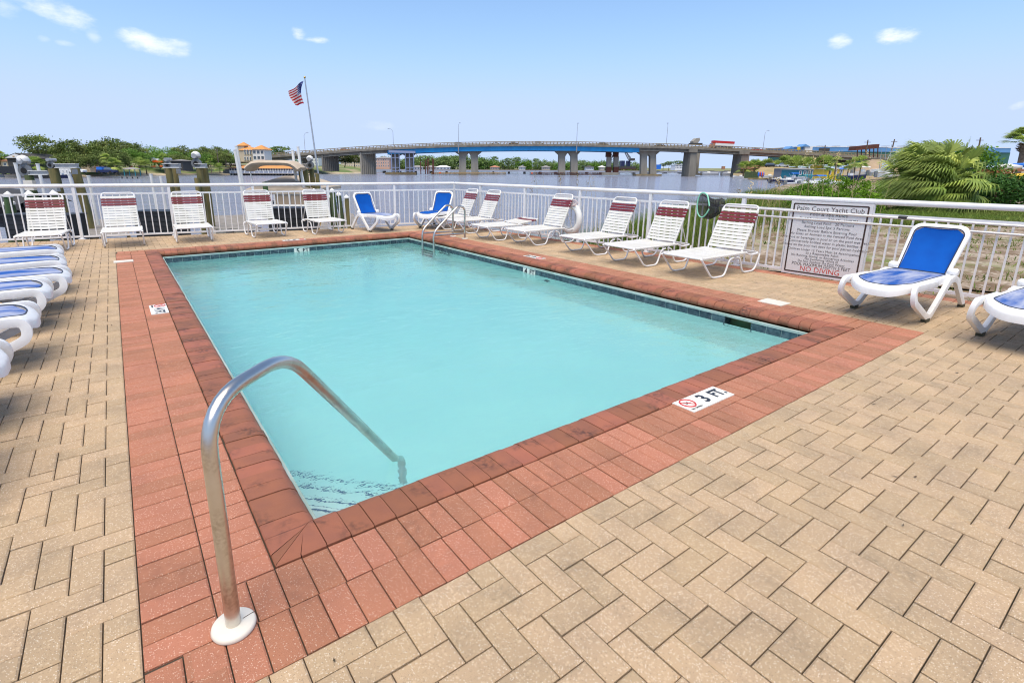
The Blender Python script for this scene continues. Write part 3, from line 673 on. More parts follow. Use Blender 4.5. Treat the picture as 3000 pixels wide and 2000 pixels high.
# ------------------------------------------------------------------ blue resin loungers
def resin_lounger(label, back=True, worn=True, group=None):
    t_ = thing('resin_lounger', label, 'lounger', group=group); hw = .28
    def seat_z(x): return .385-.06*max(0, (.16-x)/.16)**2+.012*math.sin(x*3)
    xh = 1.2; Ls = xh if back else 1.86
    # seat frame: rounded rim round the fabric
    def outline(x0_, x1_, half, rr, n=6, taper=0.0):
        P = []
        for cx_, cy_, a0 in ((x1_-rr*.4, half-rr*.4, 0), (x0_+rr, half-rr, PI/2), (x0_+rr, -half+rr, PI), (x1_-rr*.4, -half+rr*.4, 1.5*PI)):
            q = rr if cx_ < (x0_+x1_)/2 else rr*.4
            for k in range(n+1): a = a0+PI/2*k/n; P.append((cx_+q*math.cos(a), cy_+q*math.sin(a)))
        return P
    ou = outline(.0, Ls, hw, .22); inn = outline(.065, Ls-.02, hw-.052, .18); n = len(ou)
    b = B(); V = []
    for P_, dz in ((ou, -.06), (ou, -.008), ([(x*.985+.01, y*.97) for x, y in ou], .008), (inn, .010), (inn, -.03)):
        V += [(x, y, seat_z(x)+dz) for x, y in P_]
    Fs = []
    for k in range(4): Fs += [(k*n+i, k*n+(i+1) % n, (k+1)*n+(i+1) % n, (k+1)*n+i) for i in range(n)]
    b.add(V, Fs); b.build('seat_frame', M['plastic'], t_, 45)
    b = B(); b.tube([(x, y, seat_z(x)+.009) for x, y in inn], .0055, 5, closed=True); b.build('edge_trim', M['trim'], t_)
    b = B(); P = []
    for i in range(19):
        x = .065+(Ls-.085)*i/18; half = hw-.056
        if x < .245: half = hw-.052-.18+math.sqrt(max(0, .18**2-(.245-x)**2))
        P.append([(x, half*v, seat_z(x)+.006-.012*(1-v*v)) for v in (-1, -.5, 0, .5, 1)])
    b.grid(P); b.build('seat_fabric', M['blue_worn'] if worn else M['blue'], t_, 60)
    # legs: a flat band running from the nose down to the foot and up to the rail, then over to the rear foot
    def band(pts, wd, th):
        pts = fillet(pts, .16, 6); fr_ = []
        for i, p in enumerate(pts):
            d = (pts[min(i+1, len(pts)-1)]-pts[max(i-1, 0)]).normalized(); fr_.append((p, Vector((0, 1, 0)), d.cross(Vector((0, 1, 0)))))
        pr = [(-th/2, -wd/2), (th/2, -wd/2), (th/2+.006, 0), (th/2, wd/2), (-th/2, wd/2), (-th/2-.006, 0)]
        return pr, fr_
    for s_ in (-1, 1):
        y = s_*(hw+.012); yo = s_*(hw+.03)
        b = B(); b.sweep(*band([(.62, y, .36), (.05, y, .375), (.04, yo, .25), (.46, yo, .045), (.56, yo, .05), (1.0, y, .36)], .062, .036)); b.build('front_leg', M['plastic'], t_, 45)
        b = B(); b.box((.47, yo, .018), (.08, .05, .036)); b.build('foot_pad', M['rubber'], t_)
        b = B(); b.sweep(*band([(.56, yo, .06), (1.03, y, .36), (1.20, y, .355), (1.55, yo, .035)], .066, .036)); b.build('rear_leg', M['plastic'], t_, 45)
        b = B(); b.box((1.545, yo, .018), (.07, .05, .036)); b.build('foot_pad', M['rubber'], t_)
        b = B(); b.lathe((0, 0, 0), [(.0, -.045), (.03, -.045), (.042, -.03), (.042, .03), (.03, .045), (0, .045)], 14); o = b.build('hinge_knob', M['plastic'], t_, 50); o.location = (xh, s_*(hw-.02), .415); o.rotation_euler = (PI/2, 0, 0)
    if back:
        ang = math.radians(55); D_ = Vector((math.cos(ang), 0, math.sin(ang))); Un = Vector((-D_.z, 0, D_.x)); O_ = Vector((xh-.02, 0, .385)); Lb = .60
        def bout(half0, half1, l0, l1, rr, n_=6):
            P = [(l0, -half0)]
            for cx_, cy_, a0 in ((l1-rr, -half1+rr, -PI/2), (l1-rr, half1-rr, 0)):
                for k in range(n_+1): a = a0+PI/2*k/n_; P.append((cx_+rr*math.cos(a), cy_+rr*math.sin(a)))
            return P+[(l0, half0)]
        ou = bout(hw-.045, hw-.02, 0, Lb, .10); inn = bout(hw-.075, hw-.06, 0.0, Lb-.045, .075); n = len(ou); bow = lambda l: -.05*math.sin(min(1, l/Lb)*PI)
        V = []
        for P_, dz in ((ou, -.03), (ou, .008), ([(l-.01, y*.97) for l, y in ou], .016), (inn, .016), (inn, -.03)):
            V += [O_+D_*l+Vector((0, y, 0))+Un*(bow(l)+dz) for l, y in P_]
        Fs = []
        for k in range(4): Fs += [(k*n+i, k*n+i+1, (k+1)*n+i+1, (k+1)*n+i) for i in range(n-1)]
        Fs += [(4*n+i, 4*n+i+1, i+1, i) for i in range(n-1)]
        b = B(); b.add(V, Fs); b.build('back_frame', M['plastic'], t_, 45)
        b = B(); b.tube([O_+D_*l+Vector((0, y, 0))+Un*(bow(l)+.016) for l, y in inn], .0055, 5); b.build('edge_trim', M['trim'], t_)
        b = B(); P = []
        for i in range(13):
            l = (Lb-.05)*i/12; half = hw-.073+.013*l/Lb
            if l > Lb-.13: half -= .075-math.sqrt(max(0, .075**2-(l-(Lb-.13))**2))
            P.append([O_+D_*l+Vector((0, half*v, 0))+Un*(bow(l)+.012-.012*(1-v*v)) for v in (-1, -.5, 0, .5, 1)])
        b.grid(P); b.build('back_fabric', M['blue'], t_, 60)
    return t_
G2 = 'blue and white resin loungers'
rp = resin_lounger('blue resin lounger with raised back right of the rules board', group=G2); rp.location = (5.66, .02, 0); rp.rotation_euler = (0, 0, -.03)
dup(rp, (5.50, -1.02, 0), -.06, 'blue resin lounger cut off by the right edge of the picture', G2)
dup(rp, (4.84, 9.28, 0), 1.75, 'blue resin lounger in the middle of the far fence', G2, scale=(.72, 1, 1))
r2 = resin_lounger('deep blue resin lounger behind the pool ladder by the fence corner', worn=False, group=G2); r2.location = (5.76, 9.26, 0); r2.rotation_euler = (0, 0, .62); r2.scale = (.80, 1, 1)
fl = resin_lounger('flat blue lounger nearest the steps rail on the left side', back=False, group=G2)
LS = [('flat blue lounger nearest the steps rail in the left row', -.95, 1.33), ('flat blue lounger second nearest in the left row', -.93, 2.18), ('flat blue lounger third nearest in the left row, alone with gaps on both sides', -.88, 3.28), ('flat blue lounger pushed back behind its far neighbour in the left row', -.88, 4.36),
      ('flat blue lounger in the left row that reaches furthest towards the pool', -.77, 5.06), ('flat blue lounger second furthest in the left row', -.86, 6.05), ('flat blue lounger furthest in the left row, next to the dock fence', -.95, 7.10)]
for i, (lb, x, y) in enumerate(LS):
    x -= .02
    if i == 0: o = fl; o['label'] = lb; o.location = (x, y, 0); o.rotation_euler = (0, 0, PI)
    else: dup(fl, (x, y, 0), PI+random.uniform(-.02, .02), lb, G2)

# ------------------------------------------------------------------ leaf net, poles, life ring
hk = -nR
def fpt(y, z, o_=.06): q = FR1+dR*((Vector((7.5, y, 0))-FR1).dot(dR)); return Vector((q.x, q.y, z))+hk*o_
nt_ = thing('leaf_net', 'green framed pool leaf net with black bag on its long pole along the fence', 'pool net')
b = B(); b.tube([fpt(2.86, .905), fpt(-4.0, .86)], .0155, 8); b.build('pole', M['pole'], nt_, 60)
b = B(); b.tube([fpt(.49, .8965, .06), fpt(.405, .896, .06)], .021, 10); b.build('pole_grip', M['black'], nt_)
c0 = fpt(2.88, .90, .07); X = dR; Zn = Vector((0, 0, 1)); Q = []
for a, c in ((0, 0), (.03, .09), (.06, .17), (.13, .20), (.20, .19), (.24, .10), (.25, -.03), (.21, -.16), (.12, -.20), (.05, -.14), (.0, -.05)): Q.append(c0+X*a+Zn*c+hk*(.10-.3*a))
b = B(); b.tube(fillet(Q, .06, 3), .011, 8); b.build('hoop', M['mint'], nt_, 60)
b = B(); P = []
for i in range(9):
    s_ = i/8; row = []
    for q in Q:
        ce = c0-X*.15+Zn*.005-hk*.02; k = s_
        row.append(q.lerp(Vector((ce.x, ce.y, ce.z))+(q-c0-X*.13)*.55, k)+Zn*(-.05*math.sin(s_*PI)))
    P.append(row+[row[0]])
b.grid(P)
nm_ = bpy.data.materials.new('net_mesh'); nm_.use_nodes = True; t = nm_.node_tree; tr = t.nodes.new('ShaderNodeBsdfTransparent'); ms = t.nodes.new('ShaderNodeMixShader'); ms.inputs[0].default_value = .70
t.nodes['Principled BSDF'].inputs['Base Color'].default_value = (.012, .012, .016, 1); t.links.new(tr.outputs[0], ms.inputs[1]); t.links.new(t.nodes['Principled BSDF'].outputs[0], ms.inputs[2]); t.links.new(ms.outputs[0], t.nodes['Material Output'].inputs[0])
b.build('net_bag', nm_, nt_, 60)
b = B()
for k in (4, 8): b.tube(P[k], .006, 5)
for k in (1, 4, 7): b.tube([P[i][k] for i in range(9)], .005, 5)
b.build('net_binding', M['net'], nt_)
b = B(); b.tube([c0-X*.1, c0+X*.05+Zn*.02+hk*.06], .02, 8); b.build('handle_socket', M['black'], nt_)
b = B(); b.tube([fpt(2.65, .80, .055), fpt(-4.0, .775, .055)], .0155, 8)
tag(b.build('pool_pole', M['pole'], smooth=60), 'long pale pole hung below the leaf net pole in front of the rules board', 'pole')
lr = thing('life_ring', 'white life ring hung on the fence behind a strap lounger', 'life ring'); cR_ = fpt(5.86, .47, .08)
b = B(); b.tube([cR_+X*(.235*math.cos(a*PI/16))+Zn*(.26*math.sin(a*PI/16)) for a in range(32)], .062, 12, closed=True); b.build('ring', M['white'], lr, 60)
b = B()
for k in range(5): b.tube([cR_+X*(.1*math.cos(a*PI/6)*(1+.15*k)-.02*k)+Zn*(.27+.06*math.sin(a*PI/6)+.015*k)+hk*(.03+.012*k) for a in range(12)], .007, 5, closed=True)
b.build('rope', mat('pink_rope', (.62, .50, .50), .8), lr)
# ------------------------------------------------------------------ bay water, shores
def leafmat(name, c, c2, rnd=.45, tr=.25): return mat(name, c, .6, col2=c2, scale=.35, rnd=rnd, spec=.25, trans=tr)
M['oak'] = leafmat('oak_foliage', (.125, .19, .045), (.19, .23, .07)); M['lush'] = leafmat('bright_foliage', (.15, .29, .04), (.11, .22, .04)); M['far'] = leafmat('far_foliage', (.15, .23, .085), (.19, .28, .085), .4)
M['bark'] = mat('bark', (.16, .12, .09), .9, col2=(.10, .08, .06), scale=3); M['frond'] = leafmat('palm_frond', (.24, .36, .06), (.38, .46, .12), .55); M['palmtrunk'] = mat('palm_trunk', (.23, .17, .12), .95, col2=(.13, .10, .07), scale=5, bump=.6, bscale=14)
M['vine'] = leafmat('vine_leaf', (.022, .085, .014), (.05, .13, .02), .5, .15); M['bushleaf'] = leafmat('yellow_green_leaf', (.14, .27, .015), (.08, .19, .015), .45); M['rusty'] = leafmat('rust_leaf', (.22, .075, .02), (.16, .09, .03), .5)
M['grass'] = leafmat('grass_blade', (.13, .22, .028), (.19, .22, .06), .5); M['oat'] = mat('sea_oat_straw', (.42, .33, .16), .8, rnd=.35)
M['sandy'] = mat('beach_sand', (.50, .42, .30), .95, col2=(.40, .33, .22), scale=.4)
M['turf'] = mat('shore_grass', (.12, .17, .045), .95, col2=(.30, .26, .15), scale=.09, detail=8, contrast=(.42, .6))
M['road'] = mat('asphalt', (.16, .155, .15), .9, col2=(.12, .12, .12), scale=2)
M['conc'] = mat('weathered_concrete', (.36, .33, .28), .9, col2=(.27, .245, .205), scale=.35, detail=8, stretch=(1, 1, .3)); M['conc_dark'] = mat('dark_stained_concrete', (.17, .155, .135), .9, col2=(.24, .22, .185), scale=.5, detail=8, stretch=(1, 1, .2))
M['bblue'] = mat('bridge_blue_paint', (.02, .40, .86), .5, col2=(.015, .33, .76), scale=.5, stretch=(1, 1, .1)); M['bdark'] = mat('dark_steel', (.06, .058, .055), .8)  # bdark: one even dark tone for undersides, walls, piles and hulls
M['rail'] = mat('bridge_rail_concrete', (.30, .25, .17), .9, col2=(.23, .19, .13), scale=.6); M['scaf'] = mat('blue_grey_scaffold', (.25, .30, .46), .6); M['rust'] = mat('rusted_steel', (.13, .042, .028), .85, col2=(.08, .03, .02), scale=1.5)
M['orange'] = mat('orange_roof', (.66, .29, .08), .8, col2=(.58, .25, .075), scale=.6); M['cream'] = mat('cream_stucco', (.58, .49, .37), .9); M['glass'] = mat('window_glass', (.10, .13, .17), .12, spec=.8); M['wwall'] = mat('white_wall', (.74, .74, .73), .8)
M['salmon'] = mat('salmon_stucco', (.60, .37, .27), .9); M['roofgrey'] = mat('grey_shingle', (.25, .24, .24), .9); M['roofred'] = mat('terracotta_roof', (.42, .19, .12), .9); M['teal'] = mat('teal_paint', (.02, .22, .27), .6)
M['yellow'] = mat('yellow_paint', (.72, .50, .04), .6); M['bluepaint'] = mat('bright_blue_paint', (.02, .16, .62), .5); M['shedblue'] = mat('blue_cladding', (.10, .27, .56), .6, col2=(.13, .31, .60), scale=.15, stretch=(3, 3, .1)); M['shedgreen'] = mat('green_cladding', (.035, .13, .105), .6, col2=(.04, .15, .12), scale=.2)
M['redpaint'] = mat('red_paint', (.52, .02, .02), .5); M['navy'] = mat('navy_paint', (.012, .02, .08), .5); M['silver'] = mat('silver_paint', (.50, .51, .53), .3, .4); M['orangenet'] = mat('orange_barrier', (.78, .12, .01), .7); M['lime'] = mat('lime_plastic', (.32, .85, .02), .4); M['tyre'] = mat('black_rubber', (.012, .012, .012), .8)
M['brickwall'] = mat('tan_brick', (.42, .22, .13), .9); M['lilac'] = mat('pale_blue_girder', (.34, .37, .46), .7); M['cyan'] = mat('turquoise_cover', (.02, .42, .58), .6)

wv = bpy.data.materials.new('bay_water'); wv.use_nodes = True; t = wv.node_tree; bs = t.nodes['Principled BSDF']; ln = t.links
bs.inputs['Roughness'].default_value = .12; bs.inputs['IOR'].default_value = 1.33
geo = t.nodes.new('ShaderNodeNewGeometry')
def wv_noise(sca, mpg, det=4):
    k = t.nodes.new('ShaderNodeMapping'); k.inputs['Scale'].default_value = mpg; k.inputs['Rotation'].default_value = (0, 0, -.62); ln.new(geo.outputs['Position'], k.inputs[0])
    n = t.nodes.new('ShaderNodeTexNoise'); n.inputs['Scale'].default_value = sca; n.inputs['Detail'].default_value = det; n.inputs['Roughness'].default_value = .6; ln.new(k.outputs[0], n.inputs[0]); return n.outputs[0]
def tmath(op, a, b_):
    k = t.nodes.new('ShaderNodeMath'); k.operation = op
    for i, v in enumerate((a, b_)):
        if isinstance(v, (int, float)): k.inputs[i].default_value = v
        else: ln.new(v, k.inputs[i])
    return k.outputs[0]
hgt = tmath('ADD', tmath('MULTIPLY', wv_noise(.9, (1, 2.2, 1), 5), .55), tmath('MULTIPLY', wv_noise(.16, (1, 2.0, 1), 3), 1.2))
bp = t.nodes.new('ShaderNodeBump'); bp.inputs['Strength'].default_value = .85; bp.inputs['Distance'].default_value = .9; ln.new(hgt, bp.inputs['Height']); ln.new(bp.outputs[0], bs.inputs['Normal'])
# sandy shallows show through close to the yard's beach
SH = gd(2150, 14, 0)
vd = t.nodes.new('ShaderNodeVectorMath'); vd.operation = 'DISTANCE'; vd.inputs[1].default_value = (10.5, 7.5, BZ); ln.new(geo.outputs['Position'], vd.inputs[0])
mr = t.nodes.new('ShaderNodeMapRange'); mr.inputs[1].default_value = 3; mr.inputs[2].default_value = 16; ln.new(vd.outputs[1], mr.inputs[0])
mxw = t.nodes.new('ShaderNodeMix'); mxw.data_type = 'RGBA'; ln.new(mr.outputs[0], mxw.inputs[0]); mxw.inputs[6].default_value = (.30, .31, .20, 1); mxw.inputs[7].default_value = (.24, .255, .33, 1); ln.new(mxw.outputs[2], bs.inputs['Base Color'])
b = B(); b.add([(-9000, -9000, BZ), (9000, -9000, BZ), (9000, 9000, BZ), (-9000, 9000, BZ)], [(0, 1, 2, 3)]); b.build('bay_water', wv, kind='structure')

def shore(name, pts, rows, m, kind='structure', jit=.3):
    """pts: shoreline points; rows: (distance inland, height)"""
    P = []
    for d, z in rows:
        row = []
        for p in pts:
            v = Vector((p.x-CP.x, p.y-CP.y, 0)).normalized(); q = Vector((p.x, p.y, z))+v*d
            if d > 3: q.z += random.uniform(-jit, jit)
            row.append(q)
        P.append(row)
    b = B(); b.grid(P); return b.build(name, m, kind=kind, smooth=60)
LSH = [(-900, 526), (-500, 523), (-200, 522), (0, 520.5), (60, 520), (120, 519.5), (190, 518.5), (250, 517.5), (300, 516.5), (370, 516), (450, 514.5), (560, 512.5), (611, 512.5), (675, 512.5), (760, 512), (860, 511.5), (933, 510.6), (990, 509.6), (1030, 509), (1062, 508.4)]
lp = [gp(x, y, BZ) for x, y in LSH]
shore('beach', lp, [(-.5, BZ-.1), (1.2, BZ+.25), (3.5, BZ+.55)], M['sandy'])
shore('far_left_ground', lp, [(3.4, BZ+.53), (14, .3), (30, 1.6), (60, 3.2), (130, 4.5), (500, 7)], M['turf'])
fp = [gd(x, 690, 0) for x in range(860, 2300, 60)]
shore('far_shore_ground', fp, [(0, BZ-.1), (6, BZ+.6), (40, .6), (600, 6)], M['turf'])
RSH = [(2150, 215), (2200, 205), (2240, 190), (2262, 172), (2300, 160), (2400, 150), (2480, 140), (2520, 112), (2620, 100), (2900, 95), (3600, 90)]
rp_ = [gd(x, d, 0) for x, d in RSH]
shore('marina_ground', rp_, [(0, BZ-.1), (2, BZ+.5), (12, -.5), (40, .3), (90, 1.5), (200, 2.5), (600, 5)], mat('bare_bank', (.36, .27, .17), .95, col2=(.26, .22, .12), scale=.12, detail=8))

# ------------------------------------------------------------------ foliage builders
def leaf_mesh(name, cen, size, m, rnd, up=.35, aspect=.6, curl=0.0):
    n = len(cen); cen = np.asarray(cen, float); nr = rng.normal(size=(n, 3)); nr[:, 2] = np.abs(nr[:, 2])*1.0+up; nr /= np.linalg.norm(nr, axis=1)[:, None]
    a = np.cross(nr, rng.normal(size=(n, 3))); a /= np.linalg.norm(a, axis=1)[:, None]; c = np.cross(nr, a)
    s_ = (np.asarray(size)*rng.uniform(.6, 1.3, n))[:, None]*.5
    V = np.stack([cen-a*s_, cen-c*s_*aspect, cen+a*s_, cen+c*s_*aspect], 1).reshape(-1, 3)
    me = bpy.data.meshes.new(name); me.vertices.add(4*n); me.vertices.foreach_set('co', V.ravel()); me.loops.add(4*n); me.loops.foreach_set('vertex_index', np.arange(4*n, dtype=np.int32)); me.polygons.add(n)
    me.polygons.foreach_set('loop_start', np.arange(0, 4*n, 4, dtype=np.int32)); me.polygons.foreach_set('loop_total', np.full(n, 4, np.int32))
    at = me.attributes.new('rnd', 'FLOAT', 'POINT'); at.data.foreach_set('value', np.repeat(np.clip(rnd, 0, 1), 4).astype('f')); me.materials.append(m); me.update(calc_edges=True); return me
def clumps(n_c, n_l, fn, rad, flat=.55):
    """fn() gives a clump centre; leaves gather round it"""
    cen = []; rn = []
    for _ in range(n_c):
        c = np.array(fn()); r0 = rng.uniform(.2, .8); k = rng.uniform(.7, 1.35)
        q = rng.normal(size=(n_l, 3))*np.array([rad, rad, rad*flat])*k; cen.append(c+q); rn.append(r0+q[:, 2]/rad*.22+rng.normal(0, .1, n_l))
    return np.concatenate(cen), np.concatenate(rn)
def ell(cx, cy, cz, rx, ry, rz, shell=.55, zmin=-.6):
    def f():
        while True:
            v = rng.normal(size=3); v /= np.linalg.norm(v)
            if v[2] > zmin: break
        k = rng.uniform(shell, 1)**.6; return (cx+v[0]*rx*k, cy+v[1]*ry*k, cz+v[2]*rz*k)
    return f
def trunk_mesh(h, r, branches, spread, z_split, name='trunk'):
    b = B(); lean = random.uniform(-.6, .6); top = Vector((lean, random.uniform(-.4, .4), z_split)); b.tube([(0, 0, -.6), top*.5+Vector((random.uniform(-.2, .2), 0, 0)), top], [r, r*.8, r*.65], 7)
    for k in range(branches):
        a = 2*PI*k/branches+random.uniform(-.4, .4); e = Vector((math.cos(a)*spread*random.uniform(.55, 1), math.sin(a)*spread*random.uniform(.55, 1), random.uniform(.72, .95)*h)); m_ = top.lerp(e, .5)+Vector((0, 0, .08*h)); b.tube([top-Vector((0, 0, .1)), m_, e], [r*.5, r*.32, r*.1], 5)
    return b.mesh(name, M['bark'])
TREES = {}
def tree_kind(key, m, f_list, leaf, ncl, nl, rad, trunk):
    c, r = [], []
    for f, share in f_list:
        a, q = clumps(int(ncl*share), nl, f, rad); c.append(a); r.append(q)
    TREES[key] = (leaf_mesh('crown', np.concatenate(c), leaf, m, np.concatenate(r)), trunk)
# all about ten units tall
tree_kind('oak', M['oak'], [(ell(0, 0, 5.6, 5.4, 5.4, 4.2, .45, -.7), 1)], .6, 95, 44, .85, trunk_mesh(9, .36, 6, 3.6, 3.2))
tree_kind('oak2', M['oak'], [(ell(-1.8, .5, 5.2, 4.2, 4.4, 4.0), .5), (ell(2.4, 0, 6.3, 3.6, 3.8, 3.4), .5)], .58, 100, 42, .8, trunk_mesh(9, .34, 6, 3.6, 3.0))
tree_kind('open', M['oak'], [(ell(-1.8, 0, 8.0, 3.8, 3, 1.7), .45), (ell(2.4, 0, 7.3, 3.4, 3, 1.8), .35), (ell(-4.0, 0, 5.6, 1.8, 1.6, .6), .1), (ell(1.0, 0, 5.4, 2.2, 2, .8), .1)], .55, 60, 32, .62, trunk_mesh(9, .30, 7, 4.2, 3.0))
tree_kind('lush', M['lush'], [(ell(0, 0, 5.3, 4.6, 4.6, 4.2, .4, -.85), 1)], .6, 64, 36, .9, trunk_mesh(8, .3, 5, 3, 2.2))
tree_kind('pine', M['far'], [(ell(0, 0, 8.6, 2.6, 2.6, 1.2), .7), (ell(.8, 0, 6.8, 1.8, 1.8, .7), .3)], .6, 26, 34, .6, trunk_mesh(9, .2, 5, 1.9, 6.2))
tree_kind('far', M['far'], [(ell(0, 0, 5.2, 4.8, 4.8, 4.4, .45, -.9), 1)], .8, 56, 30, .95, trunk_mesh(8, .3, 4, 3, 2.4))
tree_kind('far2', M['lush'], [(ell(-1, 0, 4.8, 4.2, 4.6, 3.8, .45, -.9), .6), (ell(2.4, 0, 5.8, 3.2, 3.2, 3.6, .45, -.9), .4)], .8, 56, 30, .95, trunk_mesh(8, .3, 4, 3, 2.2))
def frond_fan(b, o_, az, el, ln_, n=18, spread=1.9, wid=.035, wind=(0, 0, 0), rnd=.5, stem=.9):
    """a fan leaf on its stalk: leaflets radiate from the stalk's end and droop"""
    o_ = Vector(o_); d = Vector((math.cos(az)*math.cos(el), math.sin(az)*math.cos(el), math.sin(el))); s_ = Vector((-math.sin(az), math.cos(az), 0)); u = d.cross(s_); w_ = Vector(wind)
    hub = o_+d*stem; b.beam(o_, hub, .018, .012, rnd=rnd)
    for k in range(n):
        a = (k/(n-1)-.5)*spread*1.15; q = (d*math.cos(a)+s_*math.sin(a)).normalized(); L_ = ln_*(1-.28*abs(a)/spread)*random.uniform(.9, 1.08); sd = q.cross(u).normalized()*wid
        p1 = hub+q*L_*.45+w_*.10*L_; p2 = hub+q*L_*.75+Vector((0, 0, -.10*L_))+w_*.32*L_; p3 = hub+q*L_*.95+Vector((0, 0, -.34*L_))+w_*.62*L_
        b.add([hub-sd*.3, hub+sd*.3, p1+sd, p1-sd, p2+sd*.7, p2-sd*.7, p3], [(0, 1, 2, 3), (3, 2, 4, 5), (5, 4, 6)], min(1, max(0, rnd+random.uniform(-.15, .15))))
def palm_kind(key, h, nf, wind=(0, 0, 0), R=1.5, r=.2, low=-.7, nleaf=13):
    b = B(); b.tube([(0, 0, -.5), (.12, .05, h*.5), (.05, 0, h)], [r*1.05, r*.85, r*.95], 9); tr = b.mesh('trunk', M['palmtrunk']); c = B()
    for k in range(nf): frond_fan(c, (.05, 0, h-.05), random.uniform(0, 2*PI), random.uniform(low, 1.35), R*random.uniform(.8, 1.1), nleaf, 1.8, .06, wind, random.random(), R*.55)
    TREES[key] = (c.mesh('crown', M['frond']), tr)
palm_kind('palm', 5.0, 34, R=1.6); palm_kind('palm_low', 1.9, 36, R=1.9, low=-.5)
TP = {}
def plant(key, name, cat, label, group, px, d, z, sc_, rz=None, sx=1.0):
    q = gd(px, d, z); rz = random.uniform(0, 2*PI) if rz is None else rz; s3 = (sc_*sx, sc_*sx, sc_)
    if (key, name) not in TP:
        t_ = thing(name, label, cat, q, rz, group); cr, tr = TREES[key]; link('trunk', tr, t_); link('crown', cr, t_); t_.scale = s3; TP[(key, name)] = t_; return t_
    return dup(TP[(key, name)], q, rz, label, group, s3)
def zat(px, py, d): return dp(px, py, d).z
# left shore: (column, row of the top, distance, kind, width factor, label)
for px, py, d, k, sx, lb in ((118, 398, 150, 'open', 1.0, 'tall open crowned oak standing above the white gabled boathouse'), (62, 452, 172, 'lush', 1.2, 'low green tree left of the gabled boathouse roof'), (12, 449, 180, 'lush', 1.3, 'low green tree at the left end of the far shore'), (168, 430, 165, 'oak', .9, 'oak just right of the tall open crowned oak'), (212, 413, 160, 'oak2', 1.0, 'wide oak above the boat lift beam at left'),
    (255, 428, 170, 'oak', 1.0, 'oak behind the tan shore building'), (293, 416, 165, 'oak2', 1.0, 'flat topped oak right of the tan shore building'), (336, 408, 168, 'oak', 1.05, 'highest oak of the wooded left shore'), (381, 416, 172, 'open', .8, 'oak with a ragged top above the green gazebo'), (412, 428, 178, 'oak2', .9, 'oak above the orange barrier on the left'), (446, 431, 205, 'lush', 1.2, 'green round tree above the orange barrier'), (500, 435, 215, 'lush', 1.4, 'broad green tree behind the short lift piles'), (543, 430, 215, 'oak', 1.0, 'dark tree left of the tall lift motor'),
    (588, 432, 215, 'oak2', 1.0, 'dark oak above the tall lift motor'), (613, 452, 195, 'lush', 1.1, 'bright yellow green tree right of the tall lift motor'), (640, 432, 235, 'oak', 1.1, 'tree on the ridge left of the cream hotel'), (676, 444, 235, 'lush', 1.1, 'tree touching the tower of the cream hotel'), (655, 462, 205, 'lush', 1.1, 'round shrub tree below the power poles by the restaurant'), (690, 470, 215, 'oak', 1.0, 'dark tree between hotel and restaurant'),
    (800, 437, 275, 'lush', 1.1, 'tree rising over the bridge beside the hotel'), (826, 431, 275, 'pine', 1.5, 'umbrella topped pine rising over the bridge beside the hotel'), (866, 468, 226, 'lush', 1.2, 'round tree below the bridge left of the first bent'), (1010, 452, 262, 'oak', 1.1, 'dark oak between the first two bridge bents'), (1040, 454, 265, 'oak2', 1.0, 'dark oak hard against the second bridge bent'), (960, 470, 268, 'lush', 1.0, 'green tree behind the first bridge bent'),
    (296, 445, 152, 'oak', 1.1, 'lower oak in front of the flat topped oak'), (345, 444, 154, 'oak2', 1.1, 'lower oak behind the blue bin'), (215, 448, 148, 'oak', 1.2, 'lower oak left of the tan shore building'), (180, 455, 150, 'oak2', 1.2, 'lower oak behind the lift motors at left'), (530, 452, 190, 'oak', 1.1, 'dark lower tree between the short and the tall lift piles'), (470, 452, 192, 'lush', 1.2, 'lower green tree over the orange barrier')):
    zb = .5 if d < 160 else (2.0 if d < 200 else 3.0); top = zat(px, py, d); plant(k, 'oak_tree' if 'oak' in k or k == 'open' else ('pine_tree' if k == 'pine' else 'round_tree'), 'tree', lb, 'trees along the left shore', px, d, zb-1.0, max(.3, (top-zb+1.0)/(9.6 if k != 'lush' else 9.4)), sx=sx*1.1)
for px, py, d, h, lb in ((315, 453, 146, 5.0, 'tall thin palm behind the blue bin'), (337, 470, 143, 1.9, 'short palm right of the blue pickup'), (410, 469, 143, 1.9, 'clump of shaggy palms right of the green gazebo'), (428, 474, 144, 1.9, 'smaller palm at the right of the shaggy palm clump'), (483, 452, 160, 5.0, 'palm above the short lift piles'), (619, 466, 185, 5.0, 'palm right of the tall lift motor'), (643, 482, 183, 1.9, 'low palm left of the restaurant deck'), (105, 466, 136, 1.9, 'shaggy palm behind the left lift motor'), (6, 445, 150, 5, 'palm at the left edge behind the boathouse')):
    zb = -.2; plant('palm' if h > 3 else 'palm_low', 'palm_tree', 'palm', lb, 'palms along the left shore', px, d, zb, (zat(px, py, d)-zb)/(h+1.3))
for i in range(34):
    px = 150+i*17+random.uniform(-6, 6)
    if 470 < px < 480 or 690 < px < 760: continue
    d = random.uniform(165, 182) if px < 420 else random.uniform(195, 215); zb = 2.0; kk = random.choice(('lush', 'oak', 'oak2')); plant(kk, 'shore_bush', 'bush', 'undergrowth bush '+('between the left lift motors' if px < 225 else 'above the blue bin' if px < 340 else 'above the green gazebo' if px < 420 else 'behind the orange barrier' if px < 490 else 'behind the open shed' if px < 560 else 'behind the tall lift motor' if px < 620 else 'left of the cream hotel')+{'lush': ', bright green', 'oak': ', olive and rounded', 'oak2': ', olive and lopsided'}[kk], 'undergrowth of the left shore', px, d, zb, random.uniform(.36, .55), sx=1.5)
